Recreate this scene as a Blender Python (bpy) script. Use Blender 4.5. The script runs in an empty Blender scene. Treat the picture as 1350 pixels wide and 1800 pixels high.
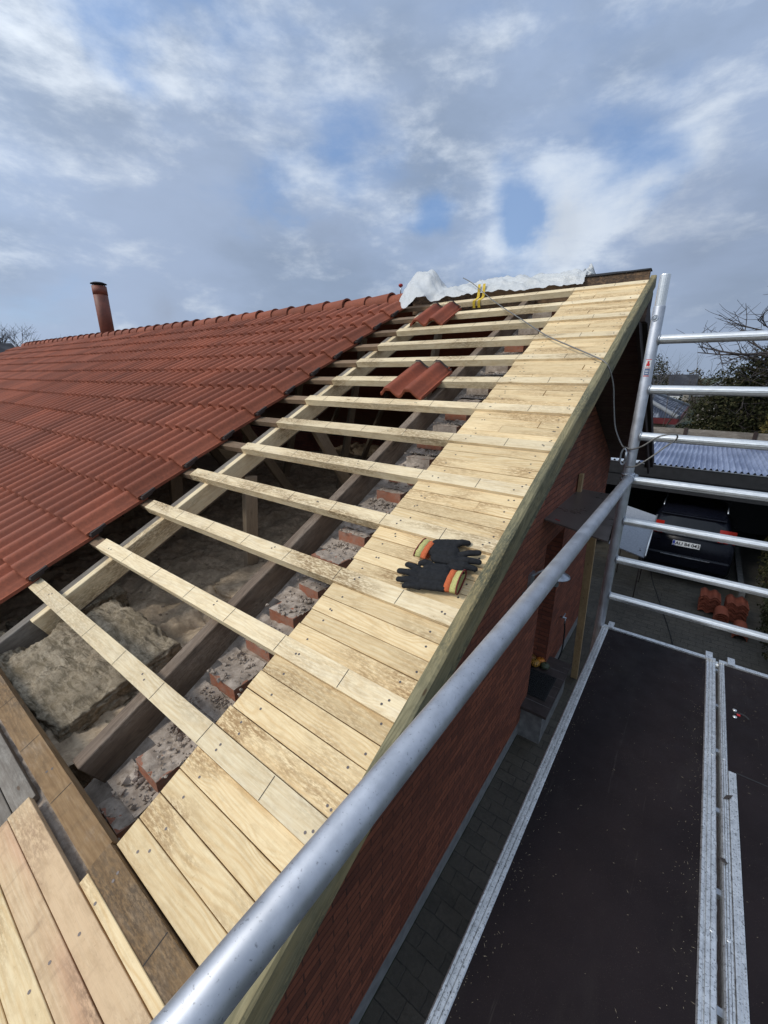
import bpy, bmesh, math, random
import numpy as np
from mathutils import Vector, Matrix, noise
random.seed(7); R = math.radians
scene = bpy.context.scene; col = scene.collection

# ------------------------------------------------------------------ camera
GZ = -4.55                       # ground height (the eye is the origin)
cam = bpy.data.cameras.new('camera'); cam_o = bpy.data.objects.new('camera', cam); col.objects.link(cam_o)
cam.sensor_fit = 'HORIZONTAL'; cam.sensor_width = 36.0; cam.lens = 734/1350*36.0
cam.clip_start = 0.02; cam.clip_end = 3000
yaw, pitch, roll = -0.6435, 0.32, 0.0012
Fh = Vector((math.sin(yaw), math.cos(yaw), 0)); Rt = Vector((math.cos(yaw), -math.sin(yaw), 0)); Uz = Vector((0, 0, 1))
Fw = Fh*math.cos(pitch) - Uz*math.sin(pitch); Up = Uz*math.cos(pitch) + Fh*math.sin(pitch)
R3 = Rt*math.cos(roll) + Up*math.sin(roll); U3 = Up*math.cos(roll) - Rt*math.sin(roll)
cam_o.matrix_world = Matrix(((R3.x, U3.x, -Fw.x, 0), (R3.y, U3.y, -Fw.y, 0), (R3.z, U3.z, -Fw.z, 0), (0, 0, 0, 1)))
scene.camera = cam_o
scene.view_settings.view_transform = 'Standard'; scene.view_settings.look = 'None'
scene.view_settings.exposure = 0.0; scene.view_settings.gamma = 1.0; scene.view_settings.use_curve_mapping = False

# ------------------------------------------------------------------ node helper
class NT:
    def __init__(s, tree): s.t = tree; s.n = tree.nodes; s.l = tree.links; s.n.clear()
    def node(s, typ, **kw):
        nd = s.n.new(typ)
        for k, v in kw.items(): setattr(nd, k, v)
        return nd
    def put(s, sock, v):
        if isinstance(v, bpy.types.NodeSocket): s.l.new(v, sock)
        elif v is not None:
            if isinstance(v, (tuple, list)) and len(v) == 3 and sock.type == 'RGBA': v = (*v, 1)
            sock.default_value = v
    def math(s, op, a, b=None, c=None, clamp=False):
        nd = s.node('ShaderNodeMath', operation=op, use_clamp=clamp); s.put(nd.inputs[0], a)
        if b is not None: s.put(nd.inputs[1], b)
        if c is not None: s.put(nd.inputs[2], c)
        return nd.outputs[0]
    def vmath(s, op, a, b=None, scale=None):
        nd = s.node('ShaderNodeVectorMath', operation=op); s.put(nd.inputs[0], a)
        if b is not None: s.put(nd.inputs[1], b)
        if scale is not None: s.put(nd.inputs['Scale'], scale)
        return nd.outputs['Value'] if op in ('DOT_PRODUCT', 'LENGTH') else nd.outputs[0]
    def noise(s, vec, scale=1, detail=4, rough=.55, dist=0):
        nd = s.node('ShaderNodeTexNoise'); s.put(nd.inputs['Vector'], vec)
        s.put(nd.inputs['Scale'], scale); s.put(nd.inputs['Detail'], detail); s.put(nd.inputs['Roughness'], rough); s.put(nd.inputs['Distortion'], dist)
        return nd.outputs['Fac']
    def map(s, v, a, b, c=0.0, d=1.0, smooth=True):
        nd = s.node('ShaderNodeMapRange', interpolation_type='SMOOTHSTEP' if smooth else 'LINEAR')
        for i, x in enumerate((v, a, b, c, d)): s.put(nd.inputs[i], x)
        return nd.outputs[0]
    def mix(s, f, a, b, blend='MIX'):
        nd = s.node('ShaderNodeMix', data_type='RGBA', blend_type=blend); s.put(nd.inputs[0], f); s.put(nd.inputs[6], a); s.put(nd.inputs[7], b)
        return nd.outputs[2]
    def mapping(s, vec, scale=(1, 1, 1), loc=(0, 0, 0), rot=(0, 0, 0)):
        nd = s.node('ShaderNodeMapping'); s.put(nd.inputs[0], vec); s.put(nd.inputs['Scale'], scale); s.put(nd.inputs['Location'], loc); s.put(nd.inputs['Rotation'], rot)
        return nd.outputs[0]
    def bump(s, h, strength=.3, dist=.002, normal=None):
        nd = s.node('ShaderNodeBump'); s.put(nd.inputs['Strength'], strength); s.put(nd.inputs['Distance'], dist); s.put(nd.inputs['Height'], h)
        if normal is not None: s.put(nd.inputs['Normal'], normal)
        return nd.outputs[0]

# ------------------------------------------------------------------ world
world = bpy.data.worlds.new('World'); scene.world = world; world.use_nodes = True
SUN_EL, SUN_AZ = R(42), R(215)        # azimuth clockwise from +Y: behind and to the left of the camera
sun_dir = Vector((math.sin(SUN_AZ)*math.cos(SUN_EL), math.cos(SUN_AZ)*math.cos(SUN_EL), math.sin(SUN_EL)))
N = NT(world.node_tree)
dirv = N.node('ShaderNodeTexCoord').outputs['Generated']
sky = N.node('ShaderNodeTexSky', sky_type='NISHITA', sun_disc=False); sky.sun_elevation = SUN_EL; sky.sun_rotation = SUN_AZ
sky.air_density = 1.0; sky.dust_density = 0.6; sky.ozone_density = 2.0
wn = N.node('ShaderNodeTexNoise'); N.put(wn.inputs['Vector'], dirv); N.put(wn.inputs['Scale'], 4.5); N.put(wn.inputs['Detail'], 8.0); N.put(wn.inputs['Roughness'], .58)
wv = N.vmath('SUBTRACT', wn.outputs['Color'], (.5, .5, .5))
wdir = N.vmath('NORMALIZE', N.vmath('ADD', dirv, N.vmath('SCALE', wv, scale=.20)))
sep = N.node('ShaderNodeSeparateXYZ'); N.put(sep.inputs[0], dirv)
zz = N.math('ADD', N.math('MAXIMUM', sep.outputs[2], 0.0), .22)
cmb = N.node('ShaderNodeCombineXYZ'); N.put(cmb.inputs[0], N.math('DIVIDE', sep.outputs[0], zz)); N.put(cmb.inputs[1], N.math('DIVIDE', sep.outputs[1], zz)); N.put(cmb.inputs[2], 0.0)
cp = cmb.outputs[0]
dsq = N.mapping(dirv, (1, 1, 2.4)); n1 = N.noise(N.vmath('ADD', dsq, (3.1, 1.7, .4)), 3.4, 10, .56, .15)
n2 = N.noise(N.vmath('ADD', dsq, (7.3, 2.1, .9)), 6.5, 14, .60, .1)
n3 = N.noise(N.vmath('ADD', dsq, (1.3, 7.1, 0)), 2.2, 9, .55, .1)
def lobes(lst):
    acc = None
    for (d, k, w) in lst:
        dp = N.vmath('DOT_PRODUCT', wdir, tuple(Vector(d).normalized()))
        e = N.math('EXPONENT', N.math('MULTIPLY', N.math('SUBTRACT', dp, 1.0), k)); e = N.math('MULTIPLY', e, w)
        acc = e if acc is None else N.math('ADD', acc, e)
    return acc
#SKYLOBES
BLUE = [((-.79,.398,.467),260,1.1), ((-.623,.691,.367),200,.95), ((-.718,.614,.326),450,.55), ((-.358,.88,.312),900,.9), ((-.512,.813,.278),900,1.0), ((-.334,.907,.255),1500,.8), ((-.116,.949,.294),600,.8), ((-.936,.317,.156),200,.55), ((-.186,.921,.341),300,.5), ((-.66,.5,.56),60,.35)]
WHITE = [((-.857,.311,.412),80,1.1), ((-.735,.466,.492),200,.45), ((-.68,.584,.444),150,.4), ((-.316,.903,.292),450,1.7), ((-.216,.931,.293),500,1.7), ((-.30,.92,.235),350,.9), ((-.12,.965,.22),300,.7), ((-.383,.884,.268),800,.8), ((-.664,.691,.286),300,.7), ((-.846,.515,.136),500,.7), ((-.587,.664,.463),150,.4), ((-.103,.944,.313),600,.6), ((-.06,.97,.25),200,.4)]
DARK = [((-.845,.459,.275),28,.75), ((-.505,.709,.492),40,.30), ((-.037,.986,.165),60,.6), ((-.29,.92,.265),1200,.75), ((-.661,.709,.246),500,.5), ((-.883,.456,.114),1500,.9), ((-.09,.96,.23),300,.4)]
blue = N.math('ADD', lobes(BLUE), N.math('MULTIPLY', N.math('SUBTRACT', n1, .48), 2.6))
blue = N.math('SUBTRACT', blue, N.math('MULTIPLY', lobes(DARK), .6))
blue_m = N.map(blue, .05, 1.05, 0, .85)
white = N.math('ADD', lobes(WHITE), N.math('MULTIPLY', N.math('SUBTRACT', n2, .495), 4.4))
white = N.math('SUBTRACT', white, lobes(DARK))
white_m = N.map(white, -.22, 1.3, 0, 1)
grey = N.mix(N.map(n3, .35, .65), (2.6, 3.4, 4.8), (3.5, 4.5, 6.4))
cloud = N.mix(white_m, grey, (6.9, 7.7, 8.8))
cloud = N.mix(N.math('MULTIPLY', lobes(DARK), .38, clamp=True), cloud, (2.5, 2.9, 3.75))
bluec = N.mix(.45, sky.outputs[0], (2.0, 3.9, 8.0))
skyc = N.mix(blue_m, cloud, bluec)
hz = N.map(sep.outputs[2], 0.0, .22, 1, 0)
skyc = N.mix(N.math('MULTIPLY', hz, .35), skyc, (3.6, 4.3, 5.4))
glow = N.math('EXPONENT', N.math('MULTIPLY', N.math('SUBTRACT', N.vmath('DOT_PRODUCT', dirv, tuple(sun_dir)), 1.0), 3.2))
skyc = N.mix(1.0, skyc, N.vmath('ADD', (1, 1, 1), N.vmath('SCALE', (1.9, 1.75, 1.5), scale=glow)), 'MULTIPLY')
bg = N.node('ShaderNodeBackground'); N.put(bg.inputs[0], skyc); N.put(bg.inputs[1], .1)
N.l.new(bg.outputs[0], N.node('ShaderNodeOutputWorld').inputs[0])
sl = bpy.data.lights.new('sun', 'SUN'); sl.energy = 2.0; sl.angle = R(14); sl.color = (1, .95, .86)
so = bpy.data.objects.new('sun', sl); col.objects.link(so); so.rotation_euler = (-sun_dir).to_track_quat('-Z', 'Y').to_euler()

# ------------------------------------------------------------------ materials
def mat(name):
    m = bpy.data.materials.new(name); m.use_nodes = True; n = NT(m.node_tree)
    b = n.node('ShaderNodeBsdfPrincipled'); n.l.new(b.outputs[0], n.node('ShaderNodeOutputMaterial').inputs[0]); n.b = b
    n.obj = n.node('ShaderNodeTexCoord').outputs['Object']
    return m, n
def plain(name, c, rough=.6, metal=0, var=.15, scale=20, bump=.15, spec=None):
    m, n = mat(name); nz = n.noise(n.obj, scale, 6, .6)
    n.put(n.b.inputs['Base Color'], n.mix(n.map(nz, .3, .7), tuple(x*(1-var) for x in c), tuple(min(1, x*(1+var)) for x in c)))
    n.put(n.b.inputs['Roughness'], n.map(nz, .2, .8, max(rough-.08, 0.02), min(rough+.1, 1), False)); n.b.inputs['Metallic'].default_value = metal
    if spec is not None: n.b.inputs['Specular IOR Level'].default_value = spec
    if bump: n.put(n.b.inputs['Normal'], n.bump(n.noise(n.obj, scale*4, 5), bump, .002))
    return m
def wood(name, c1, c2, dirt=(.16, .12, .08), dirt_amt=.5, band=.5, white=0.0, knots=True, rough=.75, bump=.35, tint=None, hue=.12, streak=0.0):
    """x of the object's space runs with the grain; each object gets its own piece of the log"""
    m, n = mat(name)
    rnd = n.node('ShaderNodeObjectInfo').outputs['Random']
    off = n.node('ShaderNodeCombineXYZ'); n.put(off.inputs[0], n.math('MULTIPLY', rnd, 37.0)); n.put(off.inputs[1], n.math('MULTIPLY', rnd, 91.0)); n.put(off.inputs[2], n.math('MULTIPLY', rnd, 13.0))
    v = n.vmath('ADD', n.obj, off.outputs[0])
    kn = n.node('ShaderNodeTexVoronoi', feature='F1'); n.put(kn.inputs['Vector'], n.mapping(v, (3.6, 11, 11))); n.put(kn.inputs['Scale'], 1.0); n.put(kn.inputs['Randomness'], 1.0)
    kd = n.math('ADD', kn.outputs['Distance'], n.math('MULTIPLY', n.noise(v, 60, 3), .05))
    warp = n.noise(n.mapping(v, (1.6, 6, 6)), 1.0, 3, .5)
    ks = n.map(kd, .0, .42, 1, 0)
    sp = n.node('ShaderNodeSeparateXYZ'); n.put(sp.inputs[0], v)
    # growth rings cut flat: bands across the board, bent by slow noise and round the knots
    ph = n.math('ADD', n.math('MULTIPLY', sp.outputs[1], 430.0), n.math('ADD', n.math('MULTIPLY', warp, 75.0), n.math('MULTIPLY', ks, 16.0)))
    ring = n.math('POWER', n.math('ADD', n.math('MULTIPLY', n.math('SINE', ph), .5), .5), 2.2)
    amp = n.map(n.noise(n.mapping(v, (1.2, 14, 14)), 1, 2), .34, .66, .25, 1)
    fib = n.noise(n.mapping(v, (6, 190, 190)), 1, 5, .65)
    base = n.mix(n.map(fib, .3, .7), c1, tuple((a+b)/2 for a, b in zip(c1, c2)))
    base = n.mix(n.math('MULTIPLY', n.math('MULTIPLY', ring, amp), band), base, c2)
    if tint: base = n.mix(n.map(n.noise(n.mapping(v, (1.1, 5, 5)), 1, 3), .42, .62, 0, .8), base, tint)
    if white: base = n.mix(n.map(n.noise(n.mapping(v, (5, 16, 16)), 1.3, 6, .7), .47, .66, 0, white), base, (.72, .68, .58))
    # weather dirt: slow patches broken by fine grain, plus specks
    dn = n.noise(n.mapping(v, (2.2, 7, 7)), 1.0, 3, .5); df = n.noise(n.mapping(v, (45, 150, 150)), 1.0, 6, .75)
    dm = n.math('MULTIPLY', n.map(dn, .43, .64), n.map(df, .36, .60)); dm = n.math('ADD', dm, n.math('MULTIPLY', n.map(n.noise(v, 110, 3, .6), .66, .76), .5))
    base = n.mix(n.math('MULTIPLY', dm, n.math('MULTIPLY', n.map(n.math('FRACT', n.math('MULTIPLY', rnd, 7.3)), 0, 1, .55, 1.45, False), dirt_amt), clamp=True), base, dirt)
    mo_ = n.noise(n.mapping(v, (14, 40, 40)), 1.0, 6, .72); base = n.mix(n.map(mo_, .44, .68, 0, .30), base, tuple(a*.62 for a in c2))
    if streak:
        st = n.noise(n.mapping(v, (9, 3, 3), rot=(0, 0, .9)), 3.0, 5, .6); base = n.mix(n.map(st, .5, .75, 0, streak), base, dirt)
    if knots:
        base = n.mix(n.map(kd, .055, .085, .85, 0), base, (.10, .05, .022)); base = n.mix(n.map(kd, .07, .2, .35, 0), base, tuple(x*.6 for x in c2))
    br = n.map(n.math('FRACT', n.math('MULTIPLY', rnd, 17.0)), 0, 1, 1-hue, 1+hue, False)
    base = n.mix(1.0, base, br, 'MULTIPLY')
    n.put(n.b.inputs['Base Color'], base); n.put(n.b.inputs['Roughness'], n.map(fib, .2, .8, rough-.1, min(1, rough+.12), False)); n.b.inputs['Specular IOR Level'].default_value = .3
    h = n.math('ADD', n.math('MULTIPLY', fib, .7), n.math('ADD', n.math('MULTIPLY', ring, .25), n.math('MULTIPLY', n.map(kd, .05, .1, 0, 1), .3)))
    n.put(n.b.inputs['Normal'], n.bump(h, bump, .0018))
    return m
M = {}
M['board'] = wood('new_spruce_board', (.80, .63, .37), (.64, .42, .19), dirt=(.34, .21, .095), dirt_amt=.85, band=.65, hue=.10)
M['batten'] = wood('new_spruce_batten', (.83, .69, .45), (.64, .45, .23), dirt=(.30, .20, .10), dirt_amt=.75, band=.45, white=.12, hue=.10)
M['oldbatten'] = wood('old_batten', (.25, .165, .10), (.15, .09, .05), dirt_amt=.6, hue=.2)
M['ochre'] = wood('dirty_ochre_batten', (.30, .185, .085), (.17, .09, .035), dirt=(.06, .042, .026), dirt_amt=.75, band=.5, white=.1, hue=.12, streak=.3)
M['pink'] = wood('pinkish_eaves_board', (.68, .50, .30), (.52, .32, .16), dirt=(.20, .12, .07), dirt_amt=.7, tint=(.58, .32, .19), hue=.08, streak=.45, bump=.7)
M['pinkmild'] = wood('beige_pink_eaves_board', (.76, .59, .36), (.60, .38, .19), dirt=(.30, .18, .10), dirt_amt=.7, tint=(.66, .45, .26), hue=.05, streak=.3, bump=.7)
M['greyw'] = wood('weathered_grey_timber', (.215, .185, .15), (.13, .105, .08), dirt=(.05, .042, .035), dirt_amt=.6, band=.35, hue=.15, white=.12, bump=.6)
M['rafter'] = wood('old_brown_rafter', (.20, .14, .095), (.085, .06, .042), dirt=(.30, .235, .175), dirt_amt=.7, band=.7, hue=.1, bump=.7)
M['stud'] = wood('pale_truss_timber', (.30, .235, .16), (.20, .14, .09), dirt=(.12, .09, .06), dirt_amt=.5, band=.3, hue=.2)
M['green'] = wood('pressure_treated_timber', (.29, .25, .14), (.13, .115, .06), dirt=(.075, .08, .055), dirt_amt=.9, band=.9, hue=.05, bump=1.0, tint=(.34, .26, .12), streak=.3)
M['darkwood'] = wood('dark_stained_timber', (.042, .026, .022), (.022, .014, .012), dirt=(.06, .048, .04), dirt_amt=.35, knots=False, hue=.2)
M['ridgeboard'] = wood('weathered_ridge_board', (.25, .15, .08), (.13, .075, .04), dirt=(.05, .036, .026), dirt_amt=.8, band=.6, hue=.1, streak=.5)
M['prop'] = wood('raw_prop_timber', (.42, .29, .15), (.30, .18, .08), dirt_amt=.3, hue=.1)
M['line'] = plain('pencil_line', (.035, .03, .026), .9)
M['screw'] = plain('screw_head', (.10, .085, .08), .5, .6)
M['fascia'] = plain('black_painted_board', (.010, .010, .011), .6, scale=10, var=.3)
M['black'] = plain('black_felt', (.022, .022, .024), .85, scale=40, bump=.4)

def m_tile(name, c):
    m, n = mat(name)
    big = n.noise(n.obj, 1.3, 5, .6); fine = n.noise(n.obj, 55, 6, .65); dark = n.noise(n.mapping(n.obj, (5, 2.6, 2.6)), 1.0, 6, .7)
    b = n.mix(n.map(fine, .3, .7), tuple(x*.84 for x in c), tuple(x*1.14 for x in c))
    b = n.mix(n.map(big, .38, .65, 0, .5), b, (c[0]*.8, c[1]*.95, c[2]*1.1))
    b = n.mix(n.map(dark, .50, .72, 0, .40), b, (c[0]*.42, c[1]*.48, c[2]*.55))
    b = n.mix(n.map(n.noise(n.obj, 150, 3, .6), .70, .76, 0, .6), b, (.035, .026, .02))
    at = n.node('ShaderNodeAttribute', attribute_name='tone').outputs['Fac']
    b = n.mix(1.0, b, n.map(at, 0, 1, .76, 1.18, False), 'MULTIPLY')
    n.put(n.b.inputs['Base Color'], b); n.put(n.b.inputs['Roughness'], n.map(fine, .2, .8, .62, .85, False))
    n.b.inputs['Specular IOR Level'].default_value = .2
    n.put(n.b.inputs['Normal'], n.bump(n.noise(n.obj, 240, 4, .6), .35, .0012))
    return m
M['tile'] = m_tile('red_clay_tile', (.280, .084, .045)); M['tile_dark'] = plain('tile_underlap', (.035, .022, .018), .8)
M['looset'] = m_tile('loose_clay_tile', (.28, .072, .036))

def m_brick(name, c1, c2, mortar, axis='x', scale=1.0, bump=.6, wet=.6):
    m, n = mat(name)
    sp = n.node('ShaderNodeSeparateXYZ'); n.put(sp.inputs[0], n.obj)
    cb = n.node('ShaderNodeCombineXYZ'); n.put(cb.inputs[0], sp.outputs[1] if axis == 'x' else sp.outputs[0]); n.put(cb.inputs[1], sp.outputs[2] if axis != 'z' else sp.outputs[1]); n.put(cb.inputs[2], 0.0)
    if axis == 'z': n.put(cb.inputs[0], sp.outputs[0])
    v = n.vmath('ADD', cb.outputs[0], n.vmath('SCALE', n.node('ShaderNodeTexNoise').outputs['Color'], scale=0.0))
    wn_ = n.noise(n.obj, 9, 3); v = n.vmath('ADD', cb.outputs[0], n.vmath('SCALE', (1, .7, 0), scale=n.math('MULTIPLY', n.math('SUBTRACT', wn_, .5), .03 if axis == 'z' else .012)))
    bt = n.node('ShaderNodeTexBrick', offset=.5); n.put(bt.inputs['Vector'], v); n.put(bt.inputs['Scale'], 1.0)
    w, h, mo = (.24, .0667, .006) if axis != 'z' else (.215, .145, .005)
    n.put(bt.inputs['Brick Width'], w*scale); n.put(bt.inputs['Row Height'], h*scale); n.put(bt.inputs['Mortar Size'], mo); n.put(bt.inputs['Mortar Smooth'], .35); n.put(bt.inputs['Bias'], -.1)
    n.put(bt.inputs['Color1'], c1); n.put(bt.inputs['Color2'], c2); n.put(bt.inputs['Mortar'], mortar)
    nz = n.noise(n.obj, 26, 6, .7); big = n.noise(n.obj, 1.1, 5, .6)
    b = n.mix(n.map(nz, .35, .7, 0, .55), bt.outputs['Color'], tuple(x*.45 for x in c1))
    b = n.mix(n.map(big, .4, .7, 0, .45), b, tuple(x*.55 for x in c2)); b = n.mix(n.map(n.noise(n.obj, 5, 6, .7), .44, .62, 0, .85 if axis == 'z' else .35), b, (.075, .064, .046) if axis == 'z' else tuple(x*.6 for x in c1))
    n.put(n.b.inputs['Base Color'], b); n.put(n.b.inputs['Roughness'], n.map(big, .35, .7, wet, .95, False))
    hh = n.math('SUBTRACT', n.math('MULTIPLY', nz, .5), bt.outputs['Fac'])
    n.put(n.b.inputs['Normal'], n.bump(hh, bump, .014))
    return m
M['brick'] = m_brick('red_brickwork', (.36, .105, .05), (.14, .04, .022), (.055, .024, .017), 'x', bump=1.0)
M['brick_y'] = m_brick('red_brickwork_reveal', (.30, .085, .042), (.17, .045, .024), (.10, .04, .026), 'y', bump=.9)
M['paver'] = m_brick('wet_block_paving', (.095, .080, .058), (.058, .050, .037), (.034, .029, .021), 'z', bump=1.0, wet=.42)
M['conc'] = plain('grey_concrete', (.16, .155, .145), .85, scale=9, var=.3, bump=.5)
M['plinth'] = plain('grey_render_plinth', (.19, .185, .175), .9, scale=12, var=.2, bump=.4)
def m_dust(name, a, b, sc=28):
    m, n = mat(name); nz = n.noise(n.obj, sc, 8, .7); n2_ = n.noise(n.obj, 5, 4)
    c = n.mix(n.map(nz, .3, .7), a, b); c = n.mix(n.map(n2_, .35, .65, 0, .5), c, tuple(x*.55 for x in a))
    n.put(n.b.inputs['Base Color'], c); n.b.inputs['Roughness'].default_value = .95; n.b.inputs['Specular IOR Level'].default_value = .1
    n.put(n.b.inputs['Normal'], n.bump(nz, .9, .006)); return m
M['brickpiece'] = m_dust('fresh_brick_face', (.37, .135, .075), (.33, .20, .145), 34)
M['mortar'] = m_dust('mortar_dust', (.26, .205, .16), (.52, .435, .355))
M['insul'] = m_dust('mineral_wool', (.20, .165, .105), (.44, .365, .25), 55)
def m_wool():
    m, n = mat('mineral_wool'); v = n.obj
    a = n.noise(n.mapping(v, (10, 34, 34), rot=(0, 0, .5)), 1, 8, .72, .8); b2 = n.noise(v, 60, 6, .7); c3 = n.noise(v, 7, 5)
    c = n.mix(n.map(b2, .3, .7), (.27, .215, .145), (.49, .405, .295)); c = n.mix(n.map(a, .38, .56, .75, 0), c, (.085, .068, .042)); c = n.mix(n.map(c3, .4, .65, 0, .5), c, (.25, .195, .125))  # crevice shade painted in: low spots of the stretched noise turn dark
    n.put(n.b.inputs['Base Color'], c); n.b.inputs['Roughness'].default_value = 1; n.b.inputs['Specular IOR Level'].default_value = .03
    n.put(n.b.inputs['Normal'], n.bump(n.math('ADD', a, n.math('MULTIPLY', b2, .5)), 1.0, .014)); return m
M['insul'] = m_wool()
M['insul2'] = m_dust('dirty_attic_floor', (.36, .27, .18), (.62, .48, .33), 30)
def m_metal(name, c, rough, scale=30, var=.12, speck=.0, streak=None, bump=.05, spk=(160, .60, .68)):
    m, n = mat(name); nz = n.noise(n.obj if not streak else n.mapping(n.obj, streak), scale, 6, .65); nb = n.noise(n.obj, 4, 5, .6)
    b = n.mix(n.map(nz, .3, .7), tuple(x*(1-var) for x in c), tuple(min(1, x*(1+var)) for x in c)); b = n.mix(n.map(nb, .4, .7, 0, .25), b, tuple(x*.6 for x in c))
    if speck: b = n.mix(n.map(n.noise(n.obj, spk[0], 4, .7), spk[1], spk[2], 0, speck), b, (.05, .045, .04))
    n.put(n.b.inputs['Base Color'], b); n.b.inputs['Metallic'].default_value = .85
    n.put(n.b.inputs['Roughness'], n.map(nz, .2, .8, rough-.07, rough+.12, False)); n.put(n.b.inputs['Normal'], n.bump(nz, bump, .001)); return m
M['galv'] = m_metal('dull_aluminium_tube', (.52, .53, .56), .48, 14, .14, .45, bump=.12)
M['alu'] = m_metal('bright_ribbed_aluminium', (.80, .785, .75), .30, 30, .12, .25, (1, 9, 9), bump=.12)
M['deckalu'] = m_metal('speckled_deck_aluminium', (.72, .72, .71), .42, 40, .15, .65, bump=.15, spk=(150, .55, .62))
M['steel'] = m_metal('galvanised_steel', (.45, .47, .5), .38, 20, .2, .3)
def m_ply():
    m, n = mat('phenolic_plywood'); v = n.obj
    base = n.mix(n.map(n.noise(v, 3, 5, .6), .35, .7), (.012, .008, .0085), (.017, .0115, .012))
    saw = n.node('ShaderNodeTexVoronoi', feature='F1'); n.put(saw.inputs['Vector'], n.mapping(n.vmath('ADD', v, n.vmath('SCALE', (1, 1, 0), scale=n.noise(v, 30, 3))), (1, .35, 1), rot=(0, 0, .7))); n.put(saw.inputs['Scale'], 130.0)
    dens = n.map(n.noise(v, 5, 5, .7), .42, .72, .03, .16)
    sp = n.math('LESS_THAN', saw.outputs['Distance'], dens)
    fine = n.map(n.noise(v, 420, 2, .5), .66, .74, 0, .5)
    dust = n.math('MAXIMUM', n.math('MULTIPLY', sp, .40), n.math('MULTIPLY', fine, .30))
    b = n.mix(dust, base, (.20, .165, .12)); b = n.mix(n.map(n.noise(n.mapping(v, (6, 2, 2)), 1, 5, .6), .52, .75, 0, .22), b, (.045, .037, .031)); b = n.mix(n.map(n.noise(n.mapping(v, (60, 2.5, 1), rot=(0, 0, .25)), 1, 5, .7), .62, .72, 0, .22), b, (.075, .065, .055))
    n.put(n.b.inputs['Base Color'], b); n.put(n.b.inputs['Roughness'], n.map(n.noise(v, 14, 5), .3, .7, .5, .7, False)); n.b.inputs['Specular IOR Level'].default_value = .14
    n.put(n.b.inputs['Normal'], n.bump(n.noise(v, 300, 3), .15, .001)); return m
M['ply'] = m_ply()
M['sheet'] = plain('wet_brown_sheet', (.12, .10, .088), .30, scale=5, var=.2, bump=0, spec=.55)
M['palesheet'] = plain('pale_grey_sheet', (.23, .245, .27), .5, scale=30, var=.15, bump=.1)
M['white'] = plain('white_paint', (.62, .62, .60), .5)
M['red'] = plain('red_paint', (.50, .02, .02), .5)
M['yellow'] = plain('yellow_webbing', (.62, .42, .03), .7, scale=60)
M['rubber'] = plain('black_nitrile', (.014, .014, .015), .8, scale=90, var=.4, bump=.8, spec=.25)
M['orange'] = plain('orange_knit', (.55, .12, .035), .85, scale=300, var=.2, bump=.8)
M['cuff'] = plain('lime_knit_cuff', (.50, .46, .17), .9, scale=300, var=.2, bump=.8)
M['trim'] = plain('dark_red_trim', (.16, .012, .012), .8, scale=200, bump=.5)
M['wire'] = plain('grey_wire_rope', (.20, .19, .175), .5, .5, scale=200, bump=.5)
M['carpaint'] = plain('dark_blue_car_paint', (.004, .0045, .008), .3, .0, var=.1, bump=0, spec=.2)
M['glass'] = plain('dark_glass', (.005, .005, .006), .12, bump=0, spec=.3)
M['tyre'] = plain('tyre_rubber', (.012, .012, .012), .85)
M['taillight'] = plain('red_lamp_lens', (.30, .015, .008), .2, bump=0)
M['plate'] = plain('number_plate_white', (.75, .75, .73), .4, bump=0); M['ink'] = plain('black_ink', (.012, .012, .012), .5, bump=0); M['blueink'] = plain('blue_ink', (.02, .05, .35), .5, bump=0)
M['bark'] = plain('grey_bark', (.10, .085, .07), .95, scale=15, var=.3, bump=.8)
M['barkdark'] = plain('dark_twig_bark', (.045, .036, .032), .95, scale=15, var=.3, bump=.5)
M['pumpkin'] = plain('orange_pumpkin', (.60, .20, .02), .45, scale=18, var=.25); M['gpump'] = plain('green_pumpkin', (.06, .075, .04), .5, scale=18, var=.3)
M['mat'] = plain('black_rubber_mat', (.012, .012, .012), .7); M['steptile'] = plain('dark_step_tile', (.05, .038, .034), .45, scale=8, var=.3)
def m_roofn(name, c, c2, streaks):
    m, n = mat(name); v = n.obj
    b = n.mix(n.map(n.noise(n.mapping(v, streaks), 1, 6, .7), .48, .66), c, c2); n.put(n.b.inputs['Base Color'], b); n.b.inputs['Roughness'].default_value = .75; n.b.inputs['Specular IOR Level'].default_value = .25
    w = n.node('ShaderNodeTexWave', wave_type='BANDS', bands_direction='X'); n.put(w.inputs['Vector'], v); n.put(w.inputs['Scale'], 3.0)
    n.put(n.b.inputs['Normal'], n.bump(w.outputs['Fac'], .6, .04)); return m
M['lichenroof'] = m_roofn('lichened_dark_roof', (.035, .042, .062), (.24, .25, .28), (3, 1.2, 1.2))
M['darkroof'] = m_roofn('dark_roof', (.03, .03, .035), (.06, .06, .065), (1, 1, 1))
def m_corr():
    m, n = mat('corrugated_fibre_roof'); v = n.obj
    b = n.mix(n.map(n.noise(v, 1.2, 6, .7), .35, .65), (.16, .20, .31), (.34, .39, .52)); b = n.mix(n.map(n.noise(v, 30, 5, .7), .55, .7, 0, .6), b, (.06, .06, .06))
    n.put(n.b.inputs['Base Color'], b); n.b.inputs['Roughness'].default_value = .3; n.b.inputs['Specular IOR Level'].default_value = .8; return m
M['corr'] = m_corr(); M['corrpale'] = plain('pale_corrugated_panel', (.62, .65, .68), .3, scale=5)
M['clearhook'] = M['alu']
def m_leaf(name, a, b, c):
    m, n = mat(name); at = n.node('ShaderNodeAttribute', attribute_name='tone').outputs['Fac']
    cc = n.mix(n.map(at, 0, .6, 0, 1, False), a, b); cc = n.mix(n.map(at, .75, 1, 0, 1, False), cc, c)
    n.put(n.b.inputs['Base Color'], cc); n.b.inputs['Roughness'].default_value = .8; n.b.inputs['Specular IOR Level'].default_value = .08; return m
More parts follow.
